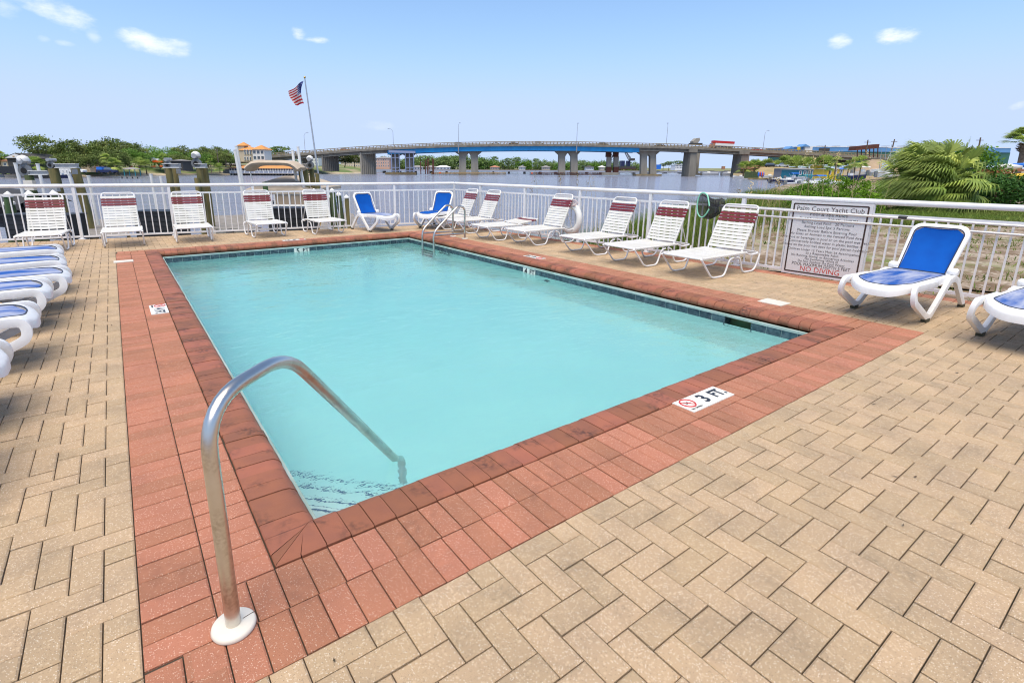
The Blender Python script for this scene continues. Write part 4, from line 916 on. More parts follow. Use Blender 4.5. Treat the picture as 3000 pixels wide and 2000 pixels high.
# wooded shore beyond the bridge
x = 1110
while x < 1880:
    k = random.choice(('far', 'far', 'far2', 'far', 'pine')); yt = np.interp(x, [1110, 1200, 1300, 1420, 1500, 1620, 1700, 1880], [466, 462, 458, 463, 467, 470, 473, 478])+random.uniform(-3, 5)
    if k == 'pine': yt -= 4
    d = random.uniform(695, 740); zb = -.5; plant(k, 'shore_tree', 'tree', 'shore tree beyond the bridge, '+('left of the scaffold pier' if x < 1132 else 'behind the scaffold pier' if x < 1225 else 'behind the rusty piles' if x < 1290 else 'left of the first twin pier' if x < 1345 else 'right of the first twin pier' if x < 1450 else 'midway between the twin piers' if x < 1560 else 'left of the second twin pier' if x < 1645 else 'behind the second twin pier' if x < 1710 else 'left of the rusted columns' if x < 1780 else 'by the crane barge')+{'far': ', rounded', 'far2': ', bright and rounded', 'pine': ', tall with a flat top'}[k], 'trees on the shore beyond the bridge', x, d, zb-(0 if k == 'pine' else 5), (zat(x, yt, d)-zb+(0 if k == 'pine' else 5))/9.6, sx=random.uniform(.8, 1.05)); x += random.uniform(9, 15)
for x, yt, lb in ((1958, 474, 'thin pine second right of the blue container'), (1985, 472, 'tallest thin pine right of the blue container'), (2010, 476, 'thin pine touching the rightmost tall bridge piers'), (1942, 479, 'small pine nearest the blue container')): plant('pine', 'shore_tree', 'tree', lb, 'pines right of the blue container', x, 690, -.5, (zat(x, yt, 690)+.5)/9.6, sx=1.6)

# ------------------------------------------------------------------ bridge
BD = 246.0
br = thing('road_bridge', 'long concrete road bridge with blue steel girders across the bay', 'bridge')
top_pts = [(600, 462), (700, 454.5), (790, 448.5), (850, 443.8), (926, 438.7), (990, 433.5), (1054, 429), (1150, 424), (1250, 419.5), (1343, 416.4), (1450, 414.6), (1560, 413.9), (1700, 414.6), (1850, 418), (2000, 421.6), (2140, 428), (2280, 435.6), (2400, 442), (2530, 449.2), (2620, 454)]
xs_ = np.arange(600, 2621, 10.0); ty = np.interp(xs_, *zip(*top_pts))
for _ in range(6): ty[1:-1] = (ty[:-2]+2*ty[1:-1]+ty[2:])/4
def bp_at(x, dy=0.0, dd=0.0): q = dp(x, float(np.interp(x, xs_, ty)), BD); return q+Vector((0, 0, -dy))+FH*dd
PXM = BD/F_
def band_along(x0_, x1_, z0_, z1_, d0, d1, m, name, step=20):
    b = B(); fr_ = []; xs2 = list(np.arange(x0_, x1_, step))+[x1_]
    for x in xs2: fr_.append((bp_at(x), FH, Vector((0, 0, 1))))
    b.sweep([(d0, -z1_), (d1, -z1_), (d1, -z0_), (d0, -z0_)], fr_); return b.build(name, m, br)
band_along(600, 2620, 0, .32, .25, .55, M['rail'], 'top_rail'); band_along(600, 2620, .68, .82, .3, .5, M['rail'], 'lower_rail')
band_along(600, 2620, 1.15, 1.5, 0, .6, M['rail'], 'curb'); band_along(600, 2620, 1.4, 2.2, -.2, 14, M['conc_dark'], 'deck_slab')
band_along(600, 2620, 0, .32, 13.4, 13.7, M['rail'], 'far_rail')
b = B()
x = 604.0
while x < 2615:
    q = bp_at(x); b.box((q.x+FH.x*.4, q.y+FH.y*.4, q.z-.6), (.32, .32, 1.2), YAW)
    q = bp_at(x, 0, 13.5); b.box((q.x, q.y, q.z-.6), (.32, .32, 1.2), YAW); x += 10.4
b.build('rail_posts', M['rail'], br, kind='stuff')
for a, e in ((1133, 1343), (1343, 1680), (1680, 1877)):
    for dd in (1.2, 6.5, 12): band_along(a, e, 2.2, 4.15, dd, dd+.35, M['bblue'], 'blue_girder')
band_along(1133, 1877, 4.15, 4.3, .9, 1.9, M['bdark'], 'bottom_flange')
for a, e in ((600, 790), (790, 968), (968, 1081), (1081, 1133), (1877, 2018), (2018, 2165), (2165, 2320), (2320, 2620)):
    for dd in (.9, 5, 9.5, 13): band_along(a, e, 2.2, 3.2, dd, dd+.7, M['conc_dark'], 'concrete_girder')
    band_along(a, e, 3.2, 3.45, .7, 1.9, M['conc'], 'girder_flange')
def pier_box(b, x, y0_, y1_, w_px, dd, dep, tp=1.0):
    a, c = dp(x, y0_, BD+dd), dp(x, y1_, BD+dd); h = a.z-c.z; b.box((c.x, c.y, c.z+h/2), (w_px*PXM, dep, h), YAW-PI/2, tp=tp)
def bent(x0_, x1_, ytop, ybot, n, m, skew=8.0):
    b = B()
    for k in range(n):
        f = (k+.5)/n; x = x0_+(x1_-x0_)*f; pier_box(b, x, ytop+4, ybot, (x1_-x0_)/n*.78, .5+skew*f, 1.1)
    pier_box(b, x0_+(x1_-x0_)*.5, ytop-1, ytop+7, (x1_-x0_)*1.02, .5+skew*.5, 3.5)
    b.build('pier', m, br)
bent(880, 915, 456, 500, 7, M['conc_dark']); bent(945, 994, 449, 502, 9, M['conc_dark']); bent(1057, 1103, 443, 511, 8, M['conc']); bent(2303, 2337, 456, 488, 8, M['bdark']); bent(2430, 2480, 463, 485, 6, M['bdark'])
def twin(xa, xb, yt, yb, m, wcol=20, flare=14, foot=None):
    """two columns whose heads flare into one cap with an arch between"""
    b = B(); Xv = RT; c = (xa+xb)/2
    def P2(x, y): q = dp(x, y, BD+5); return q
    xs3 = [xa-wcol/2, xa+wcol/2, xb-wcol/2, xb+wcol/2]
    outl = [(xs3[0], yb), (xs3[0]+1, yt+17), (xs3[0]-flare, yt+8), (xs3[0]-flare, yt), (xs3[3]+flare*.8, yt), (xs3[3]+flare*.8, yt+8), (xs3[3]-1, yt+17), (xs3[3], yb), (xs3[2], yb), (xs3[2], yt+22), (xs3[2]-5, yt+14), (c, yt+11), (xs3[1]+5, yt+14), (xs3[1], yt+22), (xs3[1], yb)]
    V = [P2(x, y)-FH*1.2 for x, y in outl]+[P2(x, y)+FH*1.6 for x, y in outl]; n = len(outl)
    quads = [(0, 1, 13, 14), (1, 2, 12, 13), (2, 3, 11, 12), (3, 4, 11), (4, 5, 10, 11), (5, 6, 9, 10), (6, 7, 8, 9)]
    b.add(V, [q[::-1] for q in quads]+[tuple(i+n for i in q) for q in quads]+[(k, (k+1) % n, n+(k+1) % n, n+k) for k in range(n)])
    for k in range(6): x = xs3[0]-flare*.6+(xs3[3]-xs3[0]+flare*1.3)*k/5; pier_box(b, x, yt-3, yt+.5, 4, 5, 1.5)
    b.build('pier', m, br)
    if foot:
        b = B(); pier_box(b, (foot[0]+foot[1])/2, foot[2], foot[3], foot[1]-foot[0], 5, 6); b.build('pier_footing', mat('algae_footing', (.34, .25, .13), .9, col2=(.2, .16, .1), scale=.4), br)
twin(1157, 1200, 441.5, 505, M['conc_dark'], 19, 12, (1132, 1220, 505, 511.5)); twin(1355, 1391, 438, 513.5, M['conc'], 21, 12); twin(1645, 1682, 437, 514, M['conc'], 20, 9); twin(1885, 1912, 437, 511, M['conc'], 18, 12, (1858, 1932, 510, 515.5))
for x0_, x1_, yt, yb, mm in ((2005, 2027, 441, 517.5, 'conc_dark'), (2150, 2176, 447, 522, 'conc_dark')):
    b = B(); pier_box(b, (x0_+x1_)/2, yt+6, yb, (x1_-x0_)*.9, 4, 9, .94); pier_box(b, (x0_+x1_)/2+3, yt-2, yt+6, (x1_-x0_)*1.05, 4, 10); b.build('pier', M[mm], br)
b = B()
for x in (1146, 1157, 1169, 1187, 1199, 1211): a, c = dp(x, 446, BD-1), dp(x+2, 505, BD-1); b.beam(a, c, .35, .35)
for y in (446, 462, 491, 501):
    for xa, xb in ((1146, 1169), (1187, 1213)): b.beam(dp(xa, y, BD-1), dp(xb, y, BD-1), .2, .25)
b.beam(dp(1139, 444, BD-1), dp(1217, 446, BD-1), 1, 1); b.build('scaffold', M['scaf'], br)
b = B()
for x in (1343, 1690): a = bp_at(x, .3, -.3); b.beam(a, a-Vector((0, 0, 4.6)), .35, .35)
b.build('drain_pipe', M['galv'], br)
# lamps on the bridge
lamp0 = None
for i, (x, arm, lb) in enumerate(((893, 1, 'thin lamp post on the bridge ramp nearest the flagpole'), (1152, -1, 'lamp post on the bridge above the left end of the blue girder'), (1343, .35, 'lamp post on the bridge over the first twin pier'), (1690, .1, 'lamp post on the bridge over the second twin pier'), (1953, -.2, 'lamp post on the bridge left of the tilted concrete cap'), (2237, .6, 'lamp post on the bridge right of the red and white truck'))):
    q = bp_at(x, .5, .4); t_ = thing('bridge_lamp', lb, 'street lamp', q, YAW-PI/2, 'street lamps along the bridge'); Hh = (8.3, 7.4, 8.7, 8.3, 9.2, 8.0)[i]
    b = B(); b.tube([(0, 0, 0), (0, 0, Hh-1.3)], [.13, .08], 6); b.build('pole', M['galv'], t_)
    b = B(); b.tube([(0, 0, Hh-1.35), (.3*arm, 0, Hh-.6), (1.0*arm, 0, Hh), (1.7*arm, -.4, Hh+.15)], .07, 5); b.build('arm', M['galv'], t_)
    b = B(); b.box((1.9*arm, -.5, Hh+.12), (.75, .3, .18)); b.build('lamp_head', M['motor'], t_)
# ------------------------------------------------------------------ vehicles
def loft(b, secs, rnd=None):
    """sections along x: (x, half width low, half width high, z low, z high)"""
    V = []
    for x, wl, wh, zl, zh in secs: V += [(x, -wl, zl), (x, wl, zl), (x, wh, zh), (x, -wh, zh)]
    n = len(secs); Fs = [(0, 1, 2, 3)[::1], tuple(4*(n-1)+k for k in (3, 2, 1, 0))]
    for i in range(n-1): Fs += [(4*i+k, 4*i+(k+1) % 4, 4*i+4+(k+1) % 4, 4*i+4+k)[::-1] for k in range(4)]
    return b.add(V, Fs, rnd)
def car(label, q, rz, m, kind='suv', group=None):
    t_ = thing('pickup_truck' if kind == 'pickup' else 'car', label, 'pickup' if kind == 'pickup' else 'car', q, rz, group)
    b = B(); loft(b, [(-2.3, .82, .85, .38, .85), (-2.2, .9, .9, .3, .98), (1.1, .9, .88, .3, 1.0), (2.1, .88, .82, .3, .88), (2.3, .8, .75, .4, .75)]); b.build('body', m, t_)
    c0_, c1_ = {'suv': (-2.1, 1.0), 'sedan': (-1.5, .8), 'pickup': (-.3, 1.0)}[kind]
    b = B(); loft(b, [(c0_, .82, .80, .98, 1.0), (c0_+.35, .82, .68, .98, 1.62 if kind != 'sedan' else 1.42), (c1_-.7, .82, .68, .98, 1.62 if kind != 'sedan' else 1.42), (c1_, .82, .8, .98, 1.0)]); b.build('window', M['glass'], t_)
    b = B(); zr = 1.62 if kind != 'sedan' else 1.42; b.box(((c0_+c1_)/2-.15, 0, zr+.01), (c1_-c0_-1.0, 1.34, .05)); b.build('roof', m, t_)
    for x in (-1.45, 1.4):
        for y in (-.82, .82): b = B(); b.tube([(x, y-.1, .34), (x, y+.1, .34)], .34, 10); b.build('wheel', M['tyre'], t_)
    return t_
def on_bridge(x, dd=5): q = bp_at(x, 1.4, dd); return q
for x, m, k, lb in ((1003, 'roofred', 'sedan', 'brown car on the bridge ramp left of the blue girder'), (1344, 'silver', 'suv', 'grey car on the bridge over the first twin pier'), (1452, 'silver', 'pickup', 'pale pickup on the bridge left of its middle'), (1507, 'brown', 'sedan', 'dark car on the bridge just right of the pale pickup'), (1583, 'silver', 'suv', 'silver car at the middle of the bridge'), (1775, 'brown', 'suv', 'dark car on the bridge over the rusted columns'), (1945, 'brown', 'sedan', 'brown car on the bridge right of the right twin pier'), (2234, 'redpaint', 'sedan', 'red car on the bridge under the rightmost lamp')):
    car(lb, on_bridge(x), YAW-PI/2, M[m], k, 'cars crossing the bridge')
tk = thing('box_truck', 'red and white semi trailer crossing the bridge', 'truck', on_bridge(2130), YAW-PI/2); tk.rotation_euler = (0, .05, YAW-PI/2)
b = B(); b.box((.4, 0, 2.0), (8.6, 2.5, 1.3)); b.build('trailer', M['wwall'], tk)
b = B(); b.box((0, 0, 3.22), (9.9, 2.55, 1.0)); b.build('red_panel', M['redpaint'], tk)
b = B(); b.box((.4, 0, 1.2), (8.6, 2.4, .25)); b.build('side_skirt', M['navy'], tk)
b = B(); loft(b, [(-5.9, 1.1, 1.0, .5, 1.6), (-5.2, 1.2, 1.15, .5, 2.6), (-4.1, 1.2, 1.15, .5, 2.7)]); b.build('cab', M['roofred'], tk)
b = B(); b.box((-5.35, 0, 2.05), (.5, 2.36, .6)); b.build('window', M['glass'], tk)
for x in (-5.2, -3.2, 2.8, 3.9):
    b = B(); b.tube([(x, -1.2, .5), (x, 1.2, .5)], .5, 10); b.build('axle_wheels', M['tyre'], tk)
# ------------------------------------------------------------------ works under and behind the bridge
b = B()
def bx(b, x0_, x1_, y0_, y1_, d, dep):
    a, c = dp(x0_, y1_, d), dp(x1_, y1_, d); h = zat(x0_, y0_, d)-a.z; m_ = (a+c)/2; return b.box((m_.x+FH.x*dep/2, m_.y+FH.y*dep/2, a.z+h/2), ((c-a).length, dep, h), YAW-PI/2)
nb_ = thing('work_trestle', 'low grey work bridge running behind the piers of the road bridge', 'bridge')
b = B(); bx(b, 1060, 2175, 496.2, 500.2, 330, 9); b.build('deck', M['lilac'], nb_)
b = B(); bx(b, 1060, 2175, 494.8, 496.2, 331, 1); b.build('kerb', M['rail'], nb_)
b = B()
for x in list(range(1075, 2180, 46)): bx(b, x, x+5, 500, 509.5, 332, 6)
b.build('piles', M['conc_dark'], nb_, kind='stuff')
b = B()
for x in range(1800, 1990, 38): b.beam(dp(x, 501, 329), dp(x+36, 509, 329), .3, .3); b.beam(dp(x, 509, 329), dp(x+36, 501, 329), .3, .3)
b.build('cross_brace', M['galv'], nb_)
for i, (x, yt) in enumerate(((1232, 473), (1246, 469), (1252, 465), (1256, 463), (1267, 463), (1270, 466))):
    b = B(); a, c = dp(x, yt, 238), dp(x+1, 511, 238); b.tube([c, a], .22, 8); tag(b.build('steel_pile', M['rust']), ('rusty steel pile standing alone, nearest the scaffold pier', 'rusty steel pile second from the scaffold pier', 'rusty steel pile third from the scaffold pier, touching its neighbour', 'rusty steel pile fourth from the scaffold pier, taller than its neighbour', 'tall rusty steel pile of the pair nearest the first twin pier', 'last rusty steel pile before the first twin pier')[i], 'pile', 'rusty steel piles under the bridge')
for lb, x0_, x1_, yt, yb, m in (('greenish timber fender wall around the first twin pier', 1262, 1482, 505, 512.5, 'pile'), ('dark timber fender wall left of the rusted columns', 1552, 1762, 506, 513.3, 'rust')):
    t_ = thing('pier_fender', lb, 'fender wall', group='fender walls under the bridge'); b = B(); bx(b, x0_, x1_, yt, yt+1.4, BD-6, .4); bx(b, x0_, x1_, yt+4, yt+5.2, BD-6, .4); b.build('waler', M['newwood'] if m == 'pile' else M['rust'], t_)
    x = x0_; b = B()
    while x < x1_: bx(b, x, x+1.6, yt+random.uniform(-1, .5), yb, BD-5.6, .4); x += random.uniform(2.6, 3.6)
    b.build('fender_posts', M[m], t_, kind='stuff')
    b = B(); bx(b, x0_+(24 if m == 'pile' else 4), x0_+(30 if m == 'pile' else 9), yt-.5, yt+3, BD-6.6, .1); b.build('warning_board', M['orangenet'], t_)
cl_ = thing('bridge_columns', 'pair of new concrete columns sleeved in rusty steel under the bridge', 'columns')
for x in (1784, 1805):
    b = B(); bx(b, x-6.5, x+6.5, 459, 490, 252, 2); b.build('column', M['conc'], cl_)
    for a, e in ((437.5, 460), (489, 505)): b = B(); bx(b, x-7.2, x+7.2, a, e, 251.8, 2.4); b.build('steel_sleeve', M['rust'], cl_)
b = B(); b.beam(dp(1788, 466, 252), dp(1800, 490-18, 252), .2, .2); b.beam(dp(1790, 448, 251), dp(1799, 472, 251), .2, .2); b.beam(dp(1799, 448, 251), dp(1789, 468, 251), .2, .2); b.build('cross_brace', M['motor'], cl_)
b = B(); bx(b, 1762, 1812, 505, 513, 250, 6); b.build('footing', M['conc'], cl_)
cb_ = thing('crane_barge', 'dark crane barge with short lattice boom beside the right twin pier', 'crane'); D_ = 300
b = B(); bx(b, 1818, 1862, 487, 494.5, D_, 8); b.build('crawler', M['bdark'], cb_)
b = B(); bx(b, 1820, 1830, 471, 487, D_, 4); bx(b, 1838, 1846, 471, 487, D_+1, 4); b.build('winch_house', M['navy'], cb_)
b = B(); bx(b, 1848, 1860, 464, 471, D_, 4); b.build('counterweight', M['bdark'], cb_)
b = B()
for p, q in (((1842, 469), (1831, 448)), ((1846, 468), (1836, 448)), ((1831, 448), (1837, 447)), ((1836, 448), (1848, 463))): b.beam(dp(*p, D_), dp(*q, D_), .5, .5)
b.build('boom', M['motor'], cb_)
b = B(); bx(b, 1816, 1870, 494.6, 497, D_-1, 10); b.build('barge_deck', M['rust'], cb_)
b = B(); bx(b, 1923, 1936, 482.5, 496, 328, 3); tag(b.build('container', M['bluepaint']), 'bright blue container on the work bridge', 'container')
b = B(); bx(b, 2117, 2124, 487, 496.6, 328, 2); tag(b.build('portable_toilet', M['brickwall']), 'orange brown portable toilet on the work bridge', 'toilet')
pc = thing('pier_column', 'tall grey new pier with a tilted concrete cap above the bridge', 'pier')
b = B(); a, c = dp(2034, 430, 268), dp(2034, 509, 268); b.box((c.x, c.y, (a.z+c.z)/2), (2.4, 3.5, a.z-c.z), YAW-PI/2); b.build('column', M['conc'], pc)
b = B(); V = []
for dd in (0, 4): V += [dp(x, y, 268)+FH*dd for x, y in ((2031, 419), (2045, 419), (2051, 411), (2050, 404), (2041, 405), (2031, 414))]
b.add(V, [(5, 4, 3, 2, 1, 0), tuple(range(6, 12))]+[(k, (k+1) % 6, 6+(k+1) % 6, 6+k) for k in range(6)]); b.build('cap', M['conc'], pc)
b = B(); bx(b, 2026, 2058, 419, 424, 268, 4); b.build('cap_base', M['bdark'], pc)
b = B(); bx(b, 2020, 2056, 507, 513, 266, 6); b.build('footing', M['conc'], pc)

# ------------------------------------------------------------------ buildings of the left shore
def building(name, label, x0_, x1_, yt, yb, d, dep, wall, roof=None, roof_h=8, over=1.0, wins=None, kind='hip', cat='building', rail=None):
    """walls, a hip or gable roof, and each window as its own part; wins = (columns, rows, width share, height share)"""
    a, c = dp(x0_, yb, d), dp(x1_, yb, d); wd = (c-a).length; z0 = min(a.z, c.z)-2; z1 = zat((x0_+x1_)/2, yt, d); m_ = (a+c)/2; t_ = thing(name, label, cat, (m_.x, m_.y, 0), YAW-PI/2)
    b = B(); b.box((0, dep/2, (z0+z1)/2), (wd, dep, z1-z0)); b.build('wall', wall, t_)
    if roof:
        rh = roof_h*d/F_; o_ = over; w2 = wd/2+o_
        if kind == 'hip': V = [(-w2, -o_, z1), (w2, -o_, z1), (w2, dep+o_, z1), (-w2, dep+o_, z1), (-max(.1, w2-dep/2-o_), dep/2, z1+rh), (max(.1, w2-dep/2-o_), dep/2, z1+rh)]; Fs = [(0, 1, 5, 4), (1, 2, 5), (2, 3, 4, 5), (3, 0, 4), (3, 2, 1, 0)]
        else: V = [(-w2, -o_, z1), (w2, -o_, z1), (w2, dep+o_, z1), (-w2, dep+o_, z1), (0, -o_, z1+rh), (0, dep+o_, z1+rh)]; Fs = [(0, 1, 4), (1, 2, 5, 4), (2, 3, 5), (3, 0, 4, 5), (3, 2, 1, 0)]
        b = B(); b.add(V, Fs); b.build('roof', roof, t_)
    if wins:
        nc, nr_, ws, hs = wins; zlo = zat((x0_+x1_)/2, yb, d); hh = (z1-zlo)/nr_
        for i in range(nc):
            for j in range(nr_):
                cw = wd/nc; cx_, cz_ = -wd/2+cw*(i+.5), zlo+hh*(j+.5); b = B(); ww, wh = cw*ws, hh*hs
                for p, q in (((-ww/2, -wh/2), (ww/2, -wh/2)), ((ww/2, -wh/2), (ww/2, wh/2)), ((ww/2, wh/2), (-ww/2, wh/2)), ((-ww/2, wh/2), (-ww/2, -wh/2))): b.beam((cx_+p[0], -.03, cz_+p[1]), (cx_+q[0], -.03, cz_+q[1]), .1, .12)
                o = b.build('window', M['wwall'], t_); b = B(); b.box((cx_, -.012, cz_), (ww-.1, .03, wh-.1)); b.build('pane', M['glass'], o)
    return t_
bh = building('boathouse', 'dark boathouse with a white gable front at far left', 27, 92, 464, 497, 140, 10, M['bdark'], M['bdark'], 14.5, .6, None, 'gable')
b = B(); a = zat(60, 464, 140); w2 = 2.7; b.add([(-2.75, -.75, a+.08), (2.75, -.75, a+.08), (0, -.75, a+1.15)], [(0, 1, 2)]); b.add([(-2.75, -.66, a+.08), (2.75, -.66, a+.08), (0, -.66, a+1.15)], [(2, 1, 0)]); b.build('gable', M['wwall'], bh)
b = B(); b.box((-.4, -.78, a+.45), (.5, .05, .3)); b.build('gable_sign', M['newwood'], bh)
building('shore_house', 'low house with red roof band at the left edge of the far shore', -60, 28, 472, 490, 150, 8, M['cream'], M['roofred'], 5, .6, (4, 1, .4, .5))
building('shore_house', 'tan shore building behind the oaks', 236, 262, 467, 484, 158, 7, M['cream'], M['roofred'], 2, .3, (2, 1, .4, .4)); building('shore_house', 'small pink walled building right of the tan shore building', 264, 284, 471, 484, 160, 6, M['salmon'], M['roofgrey'], 2, .3, (2, 1, .4, .4))
building('site_trailer', 'white site trailer on the far left shore', 171, 203, 494, 511, 137, 3, M['wwall'], None, 0, 0, (3, 1, .3, .4), cat='trailer')
building('shed', 'brown roofed open shed above the short lift piles', 500, 535, 471, 482, 175, 6, M['bdark'], M['roofgrey'], 4, .5)
ht = building('hotel', 'cream hotel with orange hipped roofs beside the bridge', 742, 776, 438, 470, 232, 8, M['wwall'], M['orange'], 13, .6, (3, 2, .74, .62))
def child_box(t_, name, m, x0_, x1_, y0_, y1_, d, dep, dd=0.0):
    a, c = dp(x0_, y1_, d), dp(x1_, y1_, d); h = zat(x0_, y0_, d)-a.z; m_ = (a+c)/2; b = B(); b.box((0, dep/2, h/2), ((c-a).length, dep, h)); o = b.build(name, m, t_); o.matrix_parent_inverse = t_.matrix_world.inverted() if False else Matrix.Identity(4)
    inv = Matrix.Rotation(-t_.rotation_euler.z, 4, 'Z') @ Matrix.Translation(-Vector(t_.location)); q = inv @ Vector((m_.x, m_.y, a.z)); o.location = q; return o
def child_roof(t_, name, m, x0_, x1_, ye, yp, d, dep, over=.5):
    a, c = dp(x0_, ye, d), dp(x1_, ye, d); wd = (c-a).length/2+over; rh = (ye-yp)*d/F_; m_ = (a+c)/2; b = B(); r_ = max(.05, wd-dep/2)
    b.add([(-wd, -over, 0), (wd, -over, 0), (wd, dep+over, 0), (-wd, dep+over, 0), (-r_, dep/2, rh), (r_, dep/2, rh)], [(0, 1, 5, 4), (1, 2, 5), (2, 3, 4, 5), (3, 0, 4), (3, 2, 1, 0)]); o = b.build(name, m, t_)
    inv = Matrix.Rotation(-t_.rotation_euler.z, 4, 'Z') @ Matrix.Translation(-Vector(t_.location)); o.location = inv @ m_; return o
child_box(ht, 'side_wing', M['cream'], 704, 742, 440, 474, 234, 7); child_roof(ht, 'wing_roof', M['orange'], 702, 744, 440, 429, 234, 7); child_box(ht, 'tower', M['cream'], 697, 719, 427, 474, 236, 4.5); child_roof(ht, 'tower_roof', M['orange'], 697, 719, 427, 416.5, 236, 4.5, .5)
for x in (715, 723, 731):
    for y0_, y1_ in ((438, 453), (459, 470)):
        o = child_box(ht, 'window', M['wwall'], x, x+5.5, y0_, y1_, 233.7, .3); ww_ = child_box(ht, 'window_pane', M['glass'], x+1.4, x+4.2, y0_+1, y1_-1, 233.5, .3)
rs = building('restaurant', 'long low waterfront restaurant with tan orange roof and white deck railing', 672, 868, 493.5, 503, 203, 12, M['wwall'], M['orange'], 10, 1.0, (26, 1, .66, .92))
child_box(rs, 'annex', M['roofgrey'], 654, 673, 494, 508, 203, 5); child_box(rs, 'deck', M['plank'], 668, 872, 507.5, 509, 198, 5)
for x in range(674, 872, 14): child_box(rs, 'railing_post', M['wwall'], x, x+1.8, 499.5, 508, 198, .15)
child_box(rs, 'railing_top', M['wwall'], 672, 870, 499.8, 500.8, 198, .12); child_box(rs, 'railing_panel', M['lilac'], 672, 870, 501.5, 507, 198.1, .05)
for x in range(676, 870, 9): child_box(rs, 'pile', M['bdark'], x, x+2.5, 508.6, 514.2, 199, .3)
child_roof(rs, 'porch_roof', M['orange'], 757, 775, 476, 469, 230, 4)
gz = thing('gazebo', 'green posted gazebo with grey roof on a small dock', 'gazebo', gd(386, 136, 0), YAW-PI/2)
b = B(); b.box((0, 0, -1.0), (4.6, 3, .15)); b.build('dock', M['plank'], gz)
for x in (-1.4, 1.4):
    for y in (-1, 1): b = B(); b.box((x, y, -.1), (.14, .14, 1.8)); b.build('post', M['teal'], gz)
b = B(); b.add([(-1.7, -1.3, .78), (1.7, -1.3, .78), (1.7, 1.3, .78), (-1.7, 1.3, .78), (-.5, 0, 1.28), (.5, 0, 1.28)], [(0, 1, 5, 4), (1, 2, 5), (2, 3, 4, 5), (3, 0, 4), (3, 2, 1, 0)]); b.build('roof', M['roofgrey'], gz)
for x in (-2, -.7, .7, 2): b = B(); b.box((x, -1.3, -1.6), (.2, .2, 1.3)); b.build('pile', M['bdark'], gz)
building('apartment_block', 'salmon apartment block under the bridge left of the scaffold pier', 1101, 1141, 464, 490, 420, 20, M['salmon'], M['roofgrey'], 6, .6, (6, 3, .45, .6)); building('apartment_block', 'large pale building with reddish roof behind the first two bents', 1000, 1062, 452, 490, 330, 18, M['cream'], M['roofred'], 6, .6, (9, 4, .4, .5)); building('apartment_block', 'white building behind the lift motor by the flagpole', 890, 934, 456, 492, 290, 14, M['wwall'], M['roofgrey'], 2, .3, (7, 4, .4, .5))
for i, (x, w_, m, lb) in enumerate(((1222, 34, 'roofgrey', 'grey roofed house left of the rusty piles'), (1262, 30, 'roofgrey', 'grey roofed house behind the rusty piles'), (1298, 40, 'white', 'long white roofed boathouse right of the rusty piles'), (1450, 26, 'roofred', 'red roofed waterfront house between the twin piers'), (1530, 18, 'roofgrey', 'small grey waterfront house between the twin piers'), (1600, 22, 'roofgrey', 'grey waterfront house left of the second twin pier'), (1728, 22, 'bdark', 'dark waterfront house left of the rusted columns'), (1765, 12, 'white', 'small white house touching the rusted columns'))):
    building('waterfront_house', lb, x-w_/2, x+w_/2, 490, 497, 640, 10, M['cream'] if i % 2 else M['wwall'], M[m], 5, 1.5, (4, 1, .5, .5))
building('hotel', 'white balconied hotel far right under the bridge', 1978, 2008, 484, 494, 560, 14, M['wwall'], M['roofgrey'], 2, .5, (7, 2, .6, .6))
# things on the left shore
b = B(); bx(b, 283, 299, 489, 501, 139, 2); tag(b.build('dumpster', M['bluepaint']), 'bright blue bin on the far left shore', 'dumpster')
car('dark blue pickup parked by the blue bin on the left shore', gd(312, 137, .0)+Vector((0, 0, -.35)), YAW-PI/2, M['navy'], 'pickup', 'vehicles parked on the left shore'); car('white van parked above the blue bin on the left shore', gd(304, 158, 1.9), YAW-PI/2, M['silver'], 'suv', 'vehicles parked on the left shore'); car('white pickup parked beside the site trailer', gd(222, 138, -.3), YAW-PI/2, M['white'], 'pickup', 'vehicles parked on the left shore'); car('white car at the upper road by the orange barrier', gd(451, 180, 3.1), YAW-PI/2, M['white'], 'sedan', 'vehicles parked on the left shore'); car('white car parked left of the restaurant', gd(672, 212, 2.2), YAW-PI/2, M['white'], 'suv', 'vehicles parked on the left shore')
b = B()
for x0_, x1_, yt, yb in ((447, 476, 470, 476), (443, 455, 485, 489), (468, 476, 485, 489)): bx(b, x0_, x1_, yt, yb, 178, .2)
tag(b.build('barrier_net', M['orangenet']), 'orange construction barrier beside the short lift piles', 'barrier', kind='stuff'); 
b = B(); bx(b, 527, 547, 485, 488.5, 178, .2); tag(b.build('barrier_net', M['orangenet']), 'orange barrier strip right of the short lift piles', 'barrier')
b = B(); bx(b, 381, 388, 486, 490, 178, .2); tag(b.build('barrier_net', M['orangenet']), 'orange barrier strip above the green gazebo', 'barrier')
def utility_pole(lb, x, xt, yt, yb, d, cross=True):
    t_ = thing('utility_pole', lb, 'utility pole', group='utility poles'); a, c = dp(x, yb, d), dp(xt, yt, d); b = B(); b.tube([c, a], [.13, .17], 6); b.build('pole', M['bark'], t_)
    if cross: b = B(); q = c-Vector((0, 0, .6)); b.beam(q-RT*.8, q+RT*.8, .12, .12); b.build('crossarm', M['bark'], t_)
utility_pole('utility pole left of the cream hotel', 641, 634, 434, 482, 190); utility_pole('thin utility pole just left of the hotel tower', 672, 668, 440, 486, 200, False)
